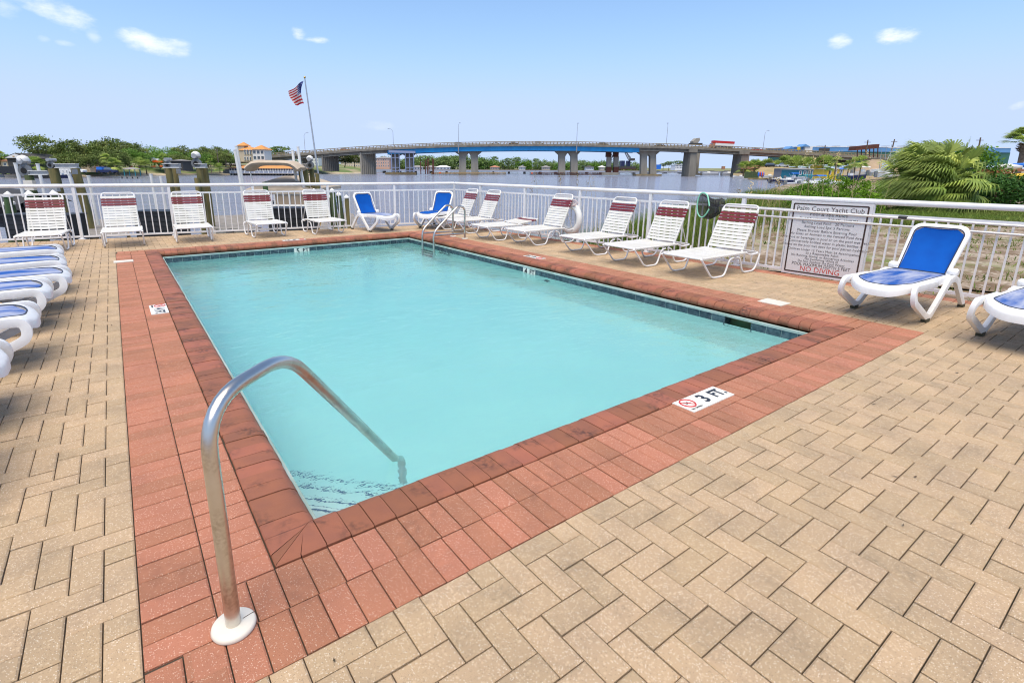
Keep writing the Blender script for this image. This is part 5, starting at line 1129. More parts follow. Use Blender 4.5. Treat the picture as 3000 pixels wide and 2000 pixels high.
# ------------------------------------------------------------------ dock, lifts and boats beyond the left fence
DZ = -.43
bw = thing('boardwalk', 'weathered plank boardwalk just beyond the dock fence', 'dock'); dN = nL
A0 = FL0+dL*1.0; 
b = B(); b.prism([(0, 0), (.135, 0), (.135, 2.3), (0, 2.3)], -.04, 0); 
pv = [B().box((0, 1.15, -.02), (.134, 2.3, .04), rnd=r).mesh('plank', M['plank']) for r in (.1, .35, .6, .9)]
n = int((Lf-1.2)/.142); rzL = math.atan2(dL.y, dL.x)
for k in range(n): q = A0+dL*(k*.142)+dN*.12; o = link('plank', random.choice(pv), bw, (q.x, q.y, DZ+random.uniform(-.004, .004)), rzL)
b = B(); P_, Q_ = A0+dN*.3+Vector((0, 0, DZ-.13)), A0+dL*(Lf-1.2)+dN*.3+Vector((0, 0, DZ-.13)); b.beam(P_, Q_, .06, .2); b.beam(P_+dN*1.9, Q_+dN*1.9, .06, .2); b.build('joist', M['plank'], bw)
def finger(lb, x, d0, d1, wd):
    t_ = thing('finger_pier', lb, 'dock', group='finger piers'); a, c = gd(x, d0, DZ), gd(x+(6 if x < 500 else -3), d1, DZ); u = (c-a).normalized(); s_ = Vector((-u.y, u.x, 0)); rz = math.atan2(u.y, u.x); me = B().box((0, 0, -.02), (.134, wd, .04)).mesh('plank', M['plank']); L_ = (c-a).length
    for k in range(int(L_/.142)): q = a+u*(k*.142); link('plank', me, t_, (q.x, q.y, DZ), rz)
    b = B(); b.beam(a+s_*wd/2+Vector((0, 0, -.15)), c+s_*wd/2+Vector((0, 0, -.15)), .05, .22); b.beam(a-s_*wd/2+Vector((0, 0, -.15)), c-s_*wd/2+Vector((0, 0, -.15)), .05, .22); b.build('joist', M['newwood'], t_)
finger('short finger pier beside the leaning brown pile', 262, 14.3, 19, 1.3); finger('finger pier left of the boat with the beige canopy', 660, 14.6, 21, 1.2); finger('finger pier among the white capped piles', 985, 14.2, 22, 1.2)
def pile(lb, xt, yt, xb, yb, d, wpx, m='pile', cap=None, name='dock_pile', group='timber piles of the docks'):
    a, c = dp(xt, yt, d), dp(xb, yb, d); u = (a-c).normalized(); c = a+(c-a)*((a.z+2.2)/(a.z-c.z)); r = wpx/2*d/F_; t_ = thing(name, lb, 'pile', group=group)
    b = B(); b.tube([c, (a+c)/2, a], [r*1.04, r, r*.98], 12); b.build('shaft', M[m], t_, 50)
    if cap: b = B(); b.tube([a-u*r*.35, a+u*r*.15, a+u*r*1.25], [r*1.22, r*1.22, .01], 12); b.build('cap', M['white'], t_, 30)
    return t_
pile('leaning pile under the big grey lift motor at far left', 84, 513, 106, 600, 15.5, 22, 'pile_green'); pile('dark green pile under the white capped lift motor', 156, 494, 190, 640, 15.5, 26); pile('leaning brown pile with the lift beam on its top', 220, 494, 262, 645, 16, 23)
pile('left one of the two short lift piles', 493, 493, 509, 600, 17, 18); pile('right one of the two short lift piles', 511, 494, 527, 600, 17.6, 15); pile('left pile under the tall lift motor', 583, 492, 607, 680, 16.5, 17); pile('right pile under the tall lift motor', 600, 492, 625, 680, 16.8, 16); pile('short cut pile beside the tall lift motor piles', 576, 521, 592, 640, 16.3, 14)
pile('thin pile left of the flagpole', 878, 495, 888, 570, 20, 9); pile('thick mossy pile under the beam by the flagpole', 893, 495, 903, 580, 20, 17); pile('mossy pile under the lift motor by the flagpole', 912, 495, 922, 580, 20.4, 14); pile('short mossy pile just right of the flagpole', 929, 509, 934, 580, 20.2, 11); pile('bare green pile in front of the boat with the beige canopy', 775, 533, 791, 640, 14.4, 14, 'pile_green')
for xt, yt, xb, yb, w_, m, lb in ((85, 570, 100, 640, 20, 'pile_green', 'white capped pile behind the leftmost strap lounger backrest'), (157, 568, 178, 650, 18, 'pile_green', 'white capped green pile below the small grey box at left'), (23, 573, 30, 640, 20, 'pile_green', 'white capped pile at the left edge by the dark boat'), (27, 596, 40, 640, 24, 'pile_green', 'nearer white capped pile at the left edge'), (920, 560, 926, 640, 12, 'pile', 'small white capped pile below the flagpole'), (973, 561, 984, 650, 15, 'pile_green', 'tallest white capped pile right of the flagpole'), (962, 578, 968, 655, 15, 'pile_green', 'white capped pile touching the fence post right of the flagpole'), (992, 571, 1003, 650, 14, 'pile_green', 'white capped pile third from the right of the flagpole'), (1015, 579, 1024, 662, 13, 'pile', 'white capped pile with a peeling brown shaft, last on the right')):
    pile(lb, xt, yt, xb, yb, 14.2+random.uniform(-.1, .6), w_, m, True, group='white capped dock piles')
def lift(lb, x, y, d, s_, flip=1, cap=True, beam=None):
    """lift drive: gear plate, motor with cover, and the beam that runs over the pile heads"""
    t_ = thing('boat_lift', lb, 'boat lift', dp(x, y, d), YAW-PI/2, 'boat lifts on the piles'); k = s_*d/F_
    b = B(); b.tube([(0, -.05, 0), (0, .05, 0)], 17*k, 18); b.build('gear_plate', M['motor'], t_, 40)
    b = B(); b.tube([(0, -.07, 0), (0, -.05, 0)], 8*k, 14); b.build('hub', M['tyre'], t_, 40)
    b = B(); b.tube([(2*flip*k, 0, 10*k), (10*flip*k, .02, 30*k)], 8*k, 10); b.build('gearbox', M['motor'], t_, 40)
    b = B(); b.tube([(5*flip*k, -.12, 26*k), (5*flip*k, .18, 26*k)], 9*k, 12); b.build('motor', M['galv'], t_, 40)
    if cap: b = B(); b.lathe((6*flip*k, .02, 26*k), [(14*k, 0), (15*k, 5*k), (12*k, 12*k), (5*k, 16*k), (.01, 17*k)], 14); b.build('motor_cover', M['white'], t_, 40)
    if beam:
        x0_, x1_, yy, h = beam; a, c = dp(x0_, yy, d), dp(x1_, yy, d); O_ = Vector(t_.location); inv = Matrix.Rotation(-(YAW-PI/2), 3, 'Z'); b = B(); b.beam(inv @ (a-O_), inv @ (c-O_), .09, h*d/F_); b.build('lift_beam', M['galv'], t_)
        b = B(); b.beam(inv @ (a-O_)+Vector((0, -.02, h*d/F_/2)), inv @ (c-O_)+Vector((0, -.02, h*d/F_/2)), .16, .015); b.beam(inv @ (a-O_)+Vector((0, -.02, -h*d/F_/2)), inv @ (c-O_)+Vector((0, -.02, -h*d/F_/2)), .16, .015); b.build('beam_flange', M['white'], t_)
    return t_
lift('boat lift with a big grey gear plate and white cap at far left', 74, 500, 15.5, 1.0, -.3, True, (90, 146, 506, 11)); lift('boat lift with silver motor above the dark green pile', 150, 484, 15.5, .55, .2, False, (165, 228, 486, 11)); lift('small boat lift drive on the two short piles', 492, 483, 17, .55, .3, False, (480, 528, 486, 11)); lift('tall boat lift drive with white round cap left of the hotel', 576, 479, 16.5, .78, -.1, True, (575, 605, 486, 10)); lift('boat lift drive with white cap beside the flagpole', 909, 484, 20.2, .62, -.1, True, (867, 902, 487, 11))
for x, y, d, w_, h, m, lb in ((88, 543, 15.2, 26, 28, 'esc', 'cream electrical box on the leftmost lift pile'), (159, 550, 15.2, 24, 22, 'galv', 'grey electrical box on the dark green pile'), (219, 503, 15.7, 8, 14, 'galv', 'small grey box near the top of the leaning brown pile'), (523, 502, 17.4, 7, 13, 'galv', 'small grey box on the short lift pile')):
    b = B(); q = dp(x, y, d); b.box(q, (w_*d/F_, .12, h*d/F_), YAW-PI/2); tag(b.build('electrical_box', M[m]), lb, 'electrical box', 'electrical boxes on the piles')
for i, (xt, yt, xb, yb, d) in enumerate(((45, 480, 76, 600, 16.5), (110, 482, 138, 600, 17), (203, 513, 228, 600, 17), (259, 517, 285, 640, 17), (442, 512, 458, 600, 18), (471, 519, 485, 600, 18.4), (688, 441, 712, 575, 18), (692, 430, 718, 575, 18.3), (857, 442, 872, 560, 20), (873, 432, 892, 575, 19.6))):
    a, c = dp(xt, yt, d), dp(xb, yb, d); c = a+(c-a)*((a.z+1.2)/(a.z-c.z)); b = B(); b.tube([c, a], .048 if i < 6 else .05, 10); b.tube([a, a+Vector((0, 0, .03))], .055, 10)
    tag(b.build('guide_pole', M['white'], smooth=60), ('white plastic guide pole at the far left boat lift', 'white plastic guide pole between the left lift motors', 'white plastic guide pole left of the leaning brown pile', 'white plastic guide pole right of the leaning brown pile', 'short white guide pole left of the short lift piles', 'short white guide pole beside the short lift piles', 'left one of the twin white guide poles by the hotel', 'right one of the twin white guide poles by the hotel', 'white guide pole at the right end of the beige canopy', 'tall white guide pole left of the flagpole')[i], 'pole', 'white guide poles of the boat lifts')
# black slatted bins
def slat_bin(lb, x0_, x1_, yt, d):
    a, c = dp(x0_, yt, d), dp(x1_, yt, d); wd = (c-a).length; z1 = (a.z+c.z)/2; t_ = thing('slatted_bin', lb, 'dock bin', ((a.x+c.x)/2, (a.y+c.y)/2, DZ), YAW-PI/2, 'black slatted bins on the dock'); h = z1-DZ; n = max(4, int(h/.115))
    b = B(); b.box((0, .3, h/2-.02), (wd-.06, .5, h-.06)); b.build('liner', M['tyre'], t_)
    for k in range(n): b = B(); b.box((0, .02, h/n*(k+.5)), (wd, .03, h/n-.012)); b.build('slat', M['black'], t_)
    for s_ in (-1, 1): b = B(); b.box((s_*(wd/2), .3, h/2), (.03, .56, h)); b.build('side', M['black'], t_)
    b = B(); b.box((0, .3, h+.015), (wd+.06, .66, .03)); b.build('lid', M['black'], t_)
slat_bin('black slatted bin behind the leftmost strap lounger', 6, 200, 632, 13.4); slat_bin('black slatted bin between the second and third strap loungers', 390, 512, 622, 13.4); slat_bin('black slatted bin in front of the boat with the beige canopy', 784, 905, 613, 13.2)
b = B(); a, c = gd(450, 12.75, DZ+.06), gd(602, 12.55, DZ+.06); u = (c-a).normalized(); s_ = Vector((-u.y, u.x, 0)); n = 12; P = []
for k in range(n+1): f = k/n; w_ = .34*math.sin(PI*min(1, max(.0, f)))**.5; P.append([a.lerp(c, f)+s_*w_*v+Vector((0, 0, .09*(1-v*v)*(1 if w_ else 0))) for v in (-1, -.6, 0, .6, 1)])
b.grid(P); b.grid([[p-Vector((0, 0, .07)) for p in row] for row in P]); tag(b.build('paddle_board', M['lime'], smooth=60), 'lime green board lying on the boardwalk behind the third strap lounger', 'board')
for x, y, lb in ((650, 655, 'grey dock step box left of the fourth strap lounger'), (705, 672, 'low grey planter box beside the dock step')):
    b = B(); q = gd(x, 14.0, DZ); b.box((q.x, q.y, DZ+.12), (.5, .4, .24), .5); b.box((q.x, q.y, DZ+.26), (.56, .46, .04), .5); tag(b.build('dock_box', M['plank']), lb, 'dock box')
# dark covered boat at the left edge
db = thing('covered_boat', 'charcoal covered boat on the lift at the left edge', 'boat'); D_ = 17.0
ridge = [dp(x, y, D_) for x, y in ((-150, 548), (-40, 547), (28, 551), (70, 560), (134, 570))]
b = B(); P = []
for q in ridge: P.append([q-FH*1.1+Vector((0, 0, -.42)), q-FH*1.05+Vector((0, 0, -.25)), q-FH*.5+Vector((0, 0, -.08)), q, q+FH*.6+Vector((0, 0, -.08)), q+FH*1.1+Vector((0, 0, -.3))])
b.grid(P); b.build('boat_cover', M['tarp'], db, 50)
b = B(); P = []
for i, q in enumerate(ridge): k = 1 if i < 4 else .25; P.append([q-FH*1.12*k+Vector((0, 0, -.40)), q-FH*1.0*k+Vector((0, 0, -.85)), q-FH*.3*k+Vector((0, 0, -1.25)), q+FH*.5*k+Vector((0, 0, -1.2)), q+FH*1.1*k+Vector((0, 0, -.3))])
b.grid(P); b.build('hull', M['black'], db, 50)
# pontoon boat with beige cover and canopy
pb_ = thing('pontoon_boat', 'pontoon boat with beige folded canopy and mooring cover on its lift', 'boat', gd(800, 19.2, 0), YAW-PI/2); sc2 = 19.2/F_
def lz(y): return zat(800, y, 19.2)
b = B(); b.box((0, 2.6, (lz(604)+lz(612))/2), (170*sc2, 5.4, .12)); b.build('deck', M['white'], pb_)
for s_ in (-1, 1): b = B(); b.tube([(s_*62*sc2, .1, lz(617)), (s_*62*sc2, .6, lz(622)), (s_*62*sc2, 5.2, lz(622))], [.05, .27, .27], 12); b.build('pontoon', M['galv'], pb_, 50)
b = B()
for z in (lz(568), lz(601)): b.beam((-84*sc2, 0, z), (84*sc2, 0, z), .04, .05); b.beam((-84*sc2, 0, z), (-84*sc2, 5, z), .04, .05); b.beam((84*sc2, 0, z), (84*sc2, 5, z), .04, .05)
for k in (-84, -14, -3, 40, 84): b.beam((k*sc2, 0, lz(603)), (k*sc2, 0, lz(567)), .05, .05)
b.build('rail_frame', M['white'], pb_)
for x0_, x1_ in ((-82, -15), (-2, 39), (42, 83)): b = B(); b.box(((x0_+x1_)/2*sc2, .02, lz(584.5)), ((x1_-x0_)*sc2-.02, .03, lz(570)-lz(599))); b.build('side_panel', M['taupe'], pb_)
b = B(); b.add([(-85*sc2, -.04, lz(568)), (85*sc2, -.04, lz(568)), (85*sc2, 5, lz(568)), (-85*sc2, 5, lz(568)), (-85*sc2, -.04, lz(556)), (85*sc2, -.04, lz(556)), (85*sc2, 5, lz(556)), (-85*sc2, 5, lz(556)), (-8*sc2, 1.2, lz(517)), (10*sc2, 1.2, lz(517)), (10*sc2, 3.4, lz(517)), (-8*sc2, 3.4, lz(517)), (-48*sc2, .6, lz(534)), (46*sc2, .6, lz(534)), (46*sc2, 4.2, lz(534)), (-48*sc2, 4.2, lz(534))],
    [(0, 1, 5, 4), (1, 2, 6, 5), (2, 3, 7, 6), (3, 0, 4, 7), (4, 5, 13, 12), (5, 6, 14, 13), (6, 7, 15, 14), (7, 4, 12, 15), (12, 13, 9, 8), (13, 14, 10, 9), (14, 15, 11, 10), (15, 12, 8, 11), (8, 9, 10, 11)]); b.build('mooring_cover', M['canvas'], pb_, 25)
b = B(); b.cyl((1*sc2, 1.6, lz(517)), .1, .03); b.build('cover_vent', M['black'], pb_)
pr_ = []
for k in range(17):
    f = k/16; x = -74+f*150; e = abs(f-.5)*2; y = 474+(3 if e < .9 else 0)+e**6*22; pr_.append((x, y))
b = B(); fr_ = []
pp = [Vector((x*sc2, 0, lz(y))) for x, y in pr_]
for i, p in enumerate(pp):
    d = (pp[min(i+1, 16)]-pp[max(i-1, 0)]).normalized(); fr_.append((p, Vector((0, 1, 0)), Vector((0, 1, 0)).cross(d)*-1))
b.sweep([(-.2, -.1), (.5, -.1), (.9, 0), (.5, .09), (-.1, .09), (-.26, 0)], fr_); b.build('folded_canopy', M['canvas'], pb_, 60)
b = B(); b.tube([(-73*sc2, .2, lz(500)), (-66*sc2, .1, lz(540))], .024, 8); b.tube([(75*sc2, .2, lz(496)), (83*sc2, .1, lz(540))], .024, 8); b.build('canopy_pole', M['white'], pb_)
# flagpole with flag
fpz = thing('flagpole', 'leaning aluminium flagpole beside the lift piles', 'flagpole'); D_ = 20.5; a, c = dp(893, 231, D_), dp(939, 560, D_); c = a+(c-a)*((a.z+.4)/(a.z-c.z))
b = B(); b.tube([c, a], [.042, .022], 10); b.build('pole', M['flagpole'], fpz, 60)
b = B(); b.lathe((a.x, a.y, a.z), [(.005, 0), (.035, .02), (.04, .045), (.03, .075), (.002, .085)], 10); b.build('finial', M['gold'], fpz, 60)
fg = thing('flag', 'striped flag with a blue starred corner flying from the flagpole', 'flag'); D_ = 20.4
def fl_pt(s_, t_):
    """s along the hoist 0..1 downwards, t along the fly 0..1"""
    h = Vector((889.5-6*math.sin(s_*PI)+(1 if s_ > .5 else 0)*0, 237+67*s_, 0)); 
    fx = h.x-t_*(43-19*s_)-1.6*math.sin(t_*8+s_*4); fy = h.y+31*t_*(1-s_)+6*t_*s_-1.5*math.sin(t_*7)
    return dp(fx, fy, D_+.18*math.sin(t_*9+s_*3))
stripes = [B(), B()]; can = B(); stars = B()
for k in range(13):
    s0_, s1_ = k/13, (k+1)/13; t0_ = .42 if k < 7 else 0
    P = [[fl_pt(s, t0_+(1-t0_)*j/8) for j in range(9)] for s in (s0_, s1_)]; stripes[k % 2].grid(P)
can.grid([[fl_pt(s*7/13/4, .42*j/4) for j in range(5)] for s in range(5)])
for i in range(6):
    for j in range(5):
        q = fl_pt((i+.5)*7/13/6, .42*(j+.5)/5); sd = FH*-.006
        for kk in range(2):
            an = kk*PI/4; stars.add([q+sd+(RT*math.cos(an+m_*PI/2)+Vector((0, 0, 1))*math.sin(an+m_*PI/2))*.019 for m_ in range(4)], [(0, 1, 2, 3)])
stripes[0].build('red_stripes', mat('flag_red', (.50, .02, .035), .8, trans=.3), fg, 60); stripes[1].build('white_stripes', mat('flag_white', (.75, .72, .72), .8, trans=.3), fg, 60); can.build('blue_canton', mat('flag_blue', (.012, .035, .22), .8), fg, 60); stars.build('stars', M['white'], fg, kind='stuff')

# ------------------------------------------------------------------ boats and buildings of the left and right shores
def small_boat(lb, x, d, z, rz, hull='white', top=None, sc_=1.0, motor=True, group='small boats at the marina', pont=False):
    t_ = thing('small_boat', lb, 'boat', gd(x, d, z), rz, group); b = B()
    if pont: loft(b, [(-2.8, 1.1, 1.15, .25, .85), (2.6, 1.1, 1.15, .25, .85), (2.9, .9, 1.0, .3, .8)])
    else: loft(b, [(-2.6, .7, 1.0, 0, .8), (0, .7, 1.1, -.05, .85), (1.8, .35, .85, 0, .98), (2.9, .04, .1, .35, 1.1)])
    b.build('hull', M[hull], t_)
    if pont:
        for s_ in (-1, 1): b = B(); b.tube([(-2.7, s_*.8, .05), (2.5, s_*.8, .05), (3.0, s_*.8, .2)], [.28, .28, .08], 8); b.build('pontoon', M['galv'], t_)
        b = B(); b.box((0, 0, .9), (5.0, 2.2, .12)); b.build('rail', M['white'], t_)
    b = B(); b.box((-.3, 0, 1.05), (.8, .7, .6)); b.build('console', M['white'], t_)
    if top:
        b = B(); P = [[Vector((-1.3+2.2*i/4, -1.0+2*j/6, 2.05-.25*(abs(j-3)/3)**2)) for j in range(7)] for i in range(5)]; b.grid(P); b.grid([[p-Vector((0, 0, .06)) for p in r_[::-1]] for r_ in P]); b.build('bimini', M[top], t_)
        for sx_ in (-1.1, .7):
            for sy in (-.95, .95): b = B(); b.beam((sx_*.5, sy, .85), (sx_, sy, 1.85), .04, .04); b.build('bimini_pole', M['white'], t_)
    if motor: b = B(); loft(b, [(-3.1, .18, .16, .2, 1.2), (-2.7, .22, .2, .0, 1.3), (-2.5, .15, .15, .4, 1.1)]); b.build('outboard_motor', M['motor'], t_)
    t_.scale = (sc_,)*3; return t_
for x, d, z, rz, h, tp, pt, lb in ((12, 131, -1.35, YAW-PI/2+.3, 'wwall', 'cyan', False, 'white boat with turquoise cover at the far left shore'), (48, 130, -1.35, YAW-PI/2+.3, 'cream', 'cyan', False, 'second boat with turquoise cover right of the first at far left'), (118, 128, -1.4, YAW-PI/2, 'bdark', None, False, 'dark jet boat behind the guide pole at left'), (180, 129, -1.4, YAW-PI/2, 'navy', None, False, 'dark boat moored below the white site trailer')): small_boat(lb, x, d, z, rz, h, tp, .9, True, 'boats along the left shore', pt)
b = B(); bx(b, -40, 57, 487, 508, 128, 3); o = b.build('boat_shelter', M['black']); tag(o, 'black boat shelter at the left end of the far shore', 'shelter')
for x, d, z, rz, h, tp, pt, lb in ((2171, 200, BZ+.05, YAW+PI/2, 'wwall', None, False, 'small white boat beside the rightmost tall bridge pier'), (2290, 131, BZ+.1, YAW-PI/2+.1, 'navy', None, True, 'left pontoon boat with navy sides at the marina'), (2318, 122, BZ+.1, YAW-PI/2+.1, 'navy', None, True, 'right pontoon boat with navy sides at the marina'), (2332, 142, BZ+.5, YAW-PI/2, 'wwall', 'bluepaint', False, 'boat with bright blue top above the pontoon boats'), (2370, 118, BZ+.2, YAW-PI/2, 'wwall', 'teal', False, 'boat with dark teal top in the middle of the marina'), (2409, 112, BZ+.2, YAW-PI/2, 'wwall', 'bluepaint', False, 'boat with bright blue top left of the yellow hut'), (2348, 100, BZ, YAW-PI/2, 'wwall', None, False, 'white boat with dark outboard nearest the green bank'), (2392, 92, BZ+.1, YAW-PI/2, 'silver', None, True, 'silver pontoon boat just behind the green bank'), (2428, 96, BZ+.3, YAW-PI/2, 'wwall', None, True, 'white pontoon boat left of the palms by the hut'), (2532, 120, .6, YAW-PI/2, 'wwall', 'white', False, 'white hard top boat right of the yellow hut'), (2500, 104, -.2, YAW-PI/2, 'navy', None, False, 'dark boat on land in front of the sand mound'), (2575, 112, .5, YAW-PI/2+.2, 'silver', None, False, 'grey boat on land below the sand mound'), (2608, 105, .3, YAW-PI/2, 'wwall', None, False, 'white boat touching the left palm fronds'), (2260, 175, BZ+.6, YAW-PI/2, 'wwall', None, False, 'white boat pulled up at the sandy bank'), (2140, 300, BZ, YAW-PI/2, 'silver', None, True, 'grey barge boat beyond the tall bridge piers'), (2080, 310, BZ, YAW-PI/2, 'silver', None, True, 'pale barge boat between the tall bridge piers')): small_boat(lb, x, d, z, rz, h, tp, .95 if d < 250 else 1.7, True, 'small boats at the marina', pt)
sf = thing('sport_fishing_boat', 'white sport fishing boat with tall tower left of the big palm', 'boat', gd(2622, 118, .5), YAW-PI/2+.1)
b = B(); loft(b, [(-4.5, 1.2, 1.6, 0, 1.4), (0, 1.2, 1.7, -.1, 1.6), (3.5, .5, 1.2, .2, 2.0), (5.2, .05, .1, 1.2, 2.3)]); b.build('hull', M['white'], sf)
b = B(); b.box((-.5, 0, 2.3), (3.6, 2.4, 1.3)); b.box((-.5, 0, 3.05), (4.4, 2.8, .16)); b.build('cabin', M['white'], sf)
b = B()
for x in (-1.6, .6):
    for y in (-.9, .9): b.beam((x, y, 3), (x*.45-.2, y*.6, 6.0), .07, .07)
for z in (4.4, 5.2): b.box((-.4, 0, z), (2.2, 1.6, .07))
b.build('tower', M['white'], sf); b = B(); b.box((-.4, 0, 6.02), (2.6, 2.0, .1)); b.build('tower_top', M['white'], sf)
for x0_, yt in ((2597, 431), (2612, 424), (2583, 437), (2641, 432)):
    b = B(); b.tube([gd(x0_-6, 124, 1.0), dp(x0_, yt, 124)], [.09, .04], 6); tag(b.build('boat_mast', M['galv']), 'thin pale mast '+{2597: 'left of the white sport fishing boat tower', 2612: 'through the white sport fishing boat tower, tallest', 2583: 'leftmost before the blue storage building', 2641: 'between the sport fishing boat and the windblown palm'}[x0_], 'mast', 'masts by the white sport fishing boat')
sb = thing('storage_building', 'long blue and green boat storage building on the right', 'building'); D_ = 285
def sbox(n_, m, x0_, x1_, y0_, y1_, d, dep): b = B(); bx(b, x0_, x1_, y0_, y1_, d, dep); return b.build(n_, m, sb)
sbox('green_wall', M['shedgreen'], 2335, 2952, 443.5, 480, D_, 30); sbox('blue_wall', M['shedblue'], 2335, 2960, 430.5, 443.5, D_-.4, 31); sbox('roof_edge', M['white'], 2333, 2962, 429, 430.6, D_-.6, 32)
sbox('white_tower', M['wwall'], 2352, 2373, 430, 482, D_-2, 3); sbox('yellow_window', M['yellow'], 2336, 2345, 432, 439, D_-1, .5)
for x0_ in (2312, 2352):
    b = B(); V = [dp(x, y, D_-2.5)+FH*k for k in (0, 6) for x, y in ((x0_-2, 436 if x0_ < 2330 else 430), (x0_+16 if x0_ < 2330 else x0_+23, 436 if x0_ < 2330 else 430), (x0_+8, 428.5 if x0_ < 2330 else 422))]; b.add(V, [(2, 1, 0), (3, 4, 5), (0, 1, 4, 3), (1, 2, 5, 4), (2, 0, 3, 5)]); b.build('gable', M['shedblue'], sb)
for x0_ in (2400, 2447, 2493, 2592, 2640, 2690, 2880): sbox('roof_vent', M['galv'], x0_, x0_+15, 427.3, 429, D_+4, 3)
sbox('door_opening', M['bdark'], 2400, 2430, 434.5, 443, D_-.9, .3); sbox('pale_panel', mat('pale_cladding', (.16, .35, .62), .6), 2880, 2913, 430.8, 443.3, D_-.9, .2)  # the second panel is a paler blue than the wall behind it
sbox('column', M['wwall'], 2348, 2366, 459, 484, D_-3, 3); sbox('column', M['wwall'], 2404, 2416, 459, 476, D_-3, 3)
b = B(); V = [dp(x, y, 150)+FH*k for k in (0, 3) for x, y in ((2506, 441), (2575, 434), (2577, 422), (2510, 429))]; b.add(V, [(3, 2, 1, 0), (4, 5, 6, 7), (0, 1, 5, 4), (1, 2, 6, 5), (2, 3, 7, 6), (3, 0, 4, 7)]); b2 = B()
for k in range(6): b2.beam(dp(2512+12*k, 440-1.2*k, 151), dp(2511+12*k, 462, 151), .18, .18)
st = thing('rusty_hopper', 'rusty red steel structure in front of the blue storage building', 'steel structure'); b.build('body', M['rust'], st); b2.build('legs', M['rust'], st, kind='stuff')
building('storage_building', 'long tan brick building behind the palms under the bridge end', 2190, 2312, 473, 488, 240, 12, M['brickwall'], M['roofred'], 2, .3)
building('marina_shop', 'teal marina shop with grey roof behind the boats', 2337, 2400, 497, 516, 142, 8, M['teal'], M['roofgrey'], 5, .5, (5, 1, .5, .6)); building('marina_shed', 'grey open shed left of the teal marina shop', 2300, 2336, 494, 512, 150, 6, M['roofgrey'], M['galv'], 1.5, .5, (4, 1, .5, .6)); building('beach_hut', 'yellow hut with dark doorway among the marina palms', 2422, 2470, 496, 513, 120, 5, M['yellow'], M['galv'], 2, .4, (3, 1, .34, .8)); building('beach_hut', 'small yellow topped kiosk behind the teal marina shop', 2393, 2410, 485, 490, 150, 3, M['yellow'], M['white'], 1.5, .4)
um = thing('patio_umbrella', 'blue patio umbrella beside the yellow hut', 'umbrella', gd(2470, 117, 0)); z0 = zat(2470, 496, 117); b = B(); b.lathe((0, 0, z0), [(.9, 0), (.6, .25), (.05, .5)], 8); b.build('canopy', M['bluepaint'], um); b = B(); b.cyl((0, 0, -1), .03, z0+1.3); b.build('pole', M['white'], um)
car('black car parked on the embankment under the bridge end', gd(2259, 205, zat(2259, 490.5, 205)), YAW-PI/2, M['black'], 'suv', 'vehicles on the embankment'); car('silver pickup parked on the embankment under the bridge end', gd(2290, 200, zat(2290, 490.5, 200)), YAW-PI/2+PI, M['silver'], 'pickup', 'vehicles on the embankment')
mound = B(); P = []
for j in range(9):
    row = []
    for i in range(13):
        x = 2480+i*14; f = math.sin(PI*i/12)**.8*math.sin(PI*min(1, j/5+.02)/2 if j < 5 else PI/2); q = gd(x, 125+j*3, 0); q.z = -.5+5.0*f+random.uniform(-.15, .15); row.append(q)
    P.append(row)
mound.grid(P); mound.build('sand_mound', mat('brown_sand', (.40, .29, .19), .95, col2=(.30, .22, .14), scale=.5, detail=8), kind='structure', smooth=60)
bank = B(); P = []
for j in range(7):
    row = []
    for i in range(14):
        x = 2195+i*11; q = gd(x, 178+j*4, 0); q.z = -1.2+3.9*min(1, (j/5))*min(1, i/3)+random.uniform(-.12, .12); row.append(q)
    P.append(row)
bank.grid(P); bank.build('embankment', mat('ochre_bank', (.42, .29, .13), .95, col2=(.28, .23, .11), scale=.3, detail=8), kind='structure', smooth=60)
for x, xt, yt, yb, d, lb in ((2412, 2418, 425, 462, 160, 'utility pole rising through the bridge end'), (2534, 2543, 410, 470, 140, 'leaning utility pole before the rusty hopper'), (2611, 2621, 408, 446, 140, 'utility pole above the sport fishing boat'), (2866, 2873, 403, 440, 120, 'leaning utility pole behind the vine hedge')): utility_pole(lb, x, xt, yt, yb, d)
b = B()
for k in range(16): x = 2181+k*2.7; a, c = dp(x+1, 503+random.uniform(-1.5, 2), 176), dp(x, 522, 176); b.tube([c, a], .14, 6)
tag(b.build('marina_piles', M['pile_green'], kind='stuff'), 'dense row of green piles right of the last bridge pier', 'piles')
for i, (x, m) in enumerate(((2222, 'bluepaint'), (2226, 'redpaint'), (2229, 'bluepaint'), (2233, 'orangenet'), (2236, 'bluepaint'))):
    b = B(); a, c = dp(x, 518, 172), dp(x+1.5, 503, 172); b.tube([a, a.lerp(c, .3), a.lerp(c, .7), c], [.04, .3, .3, .04], 8); tag(b.build('kayak', M[m]), ('blue kayak standing first beside the row of green piles', 'red kayak standing between two blue ones by the green piles', 'blue kayak standing between a red and an orange one', 'orange kayak standing near the right end of the upright kayaks', 'blue kayak standing last in the row of upright kayaks')[i], 'kayak', 'kayaks standing by the green piles')
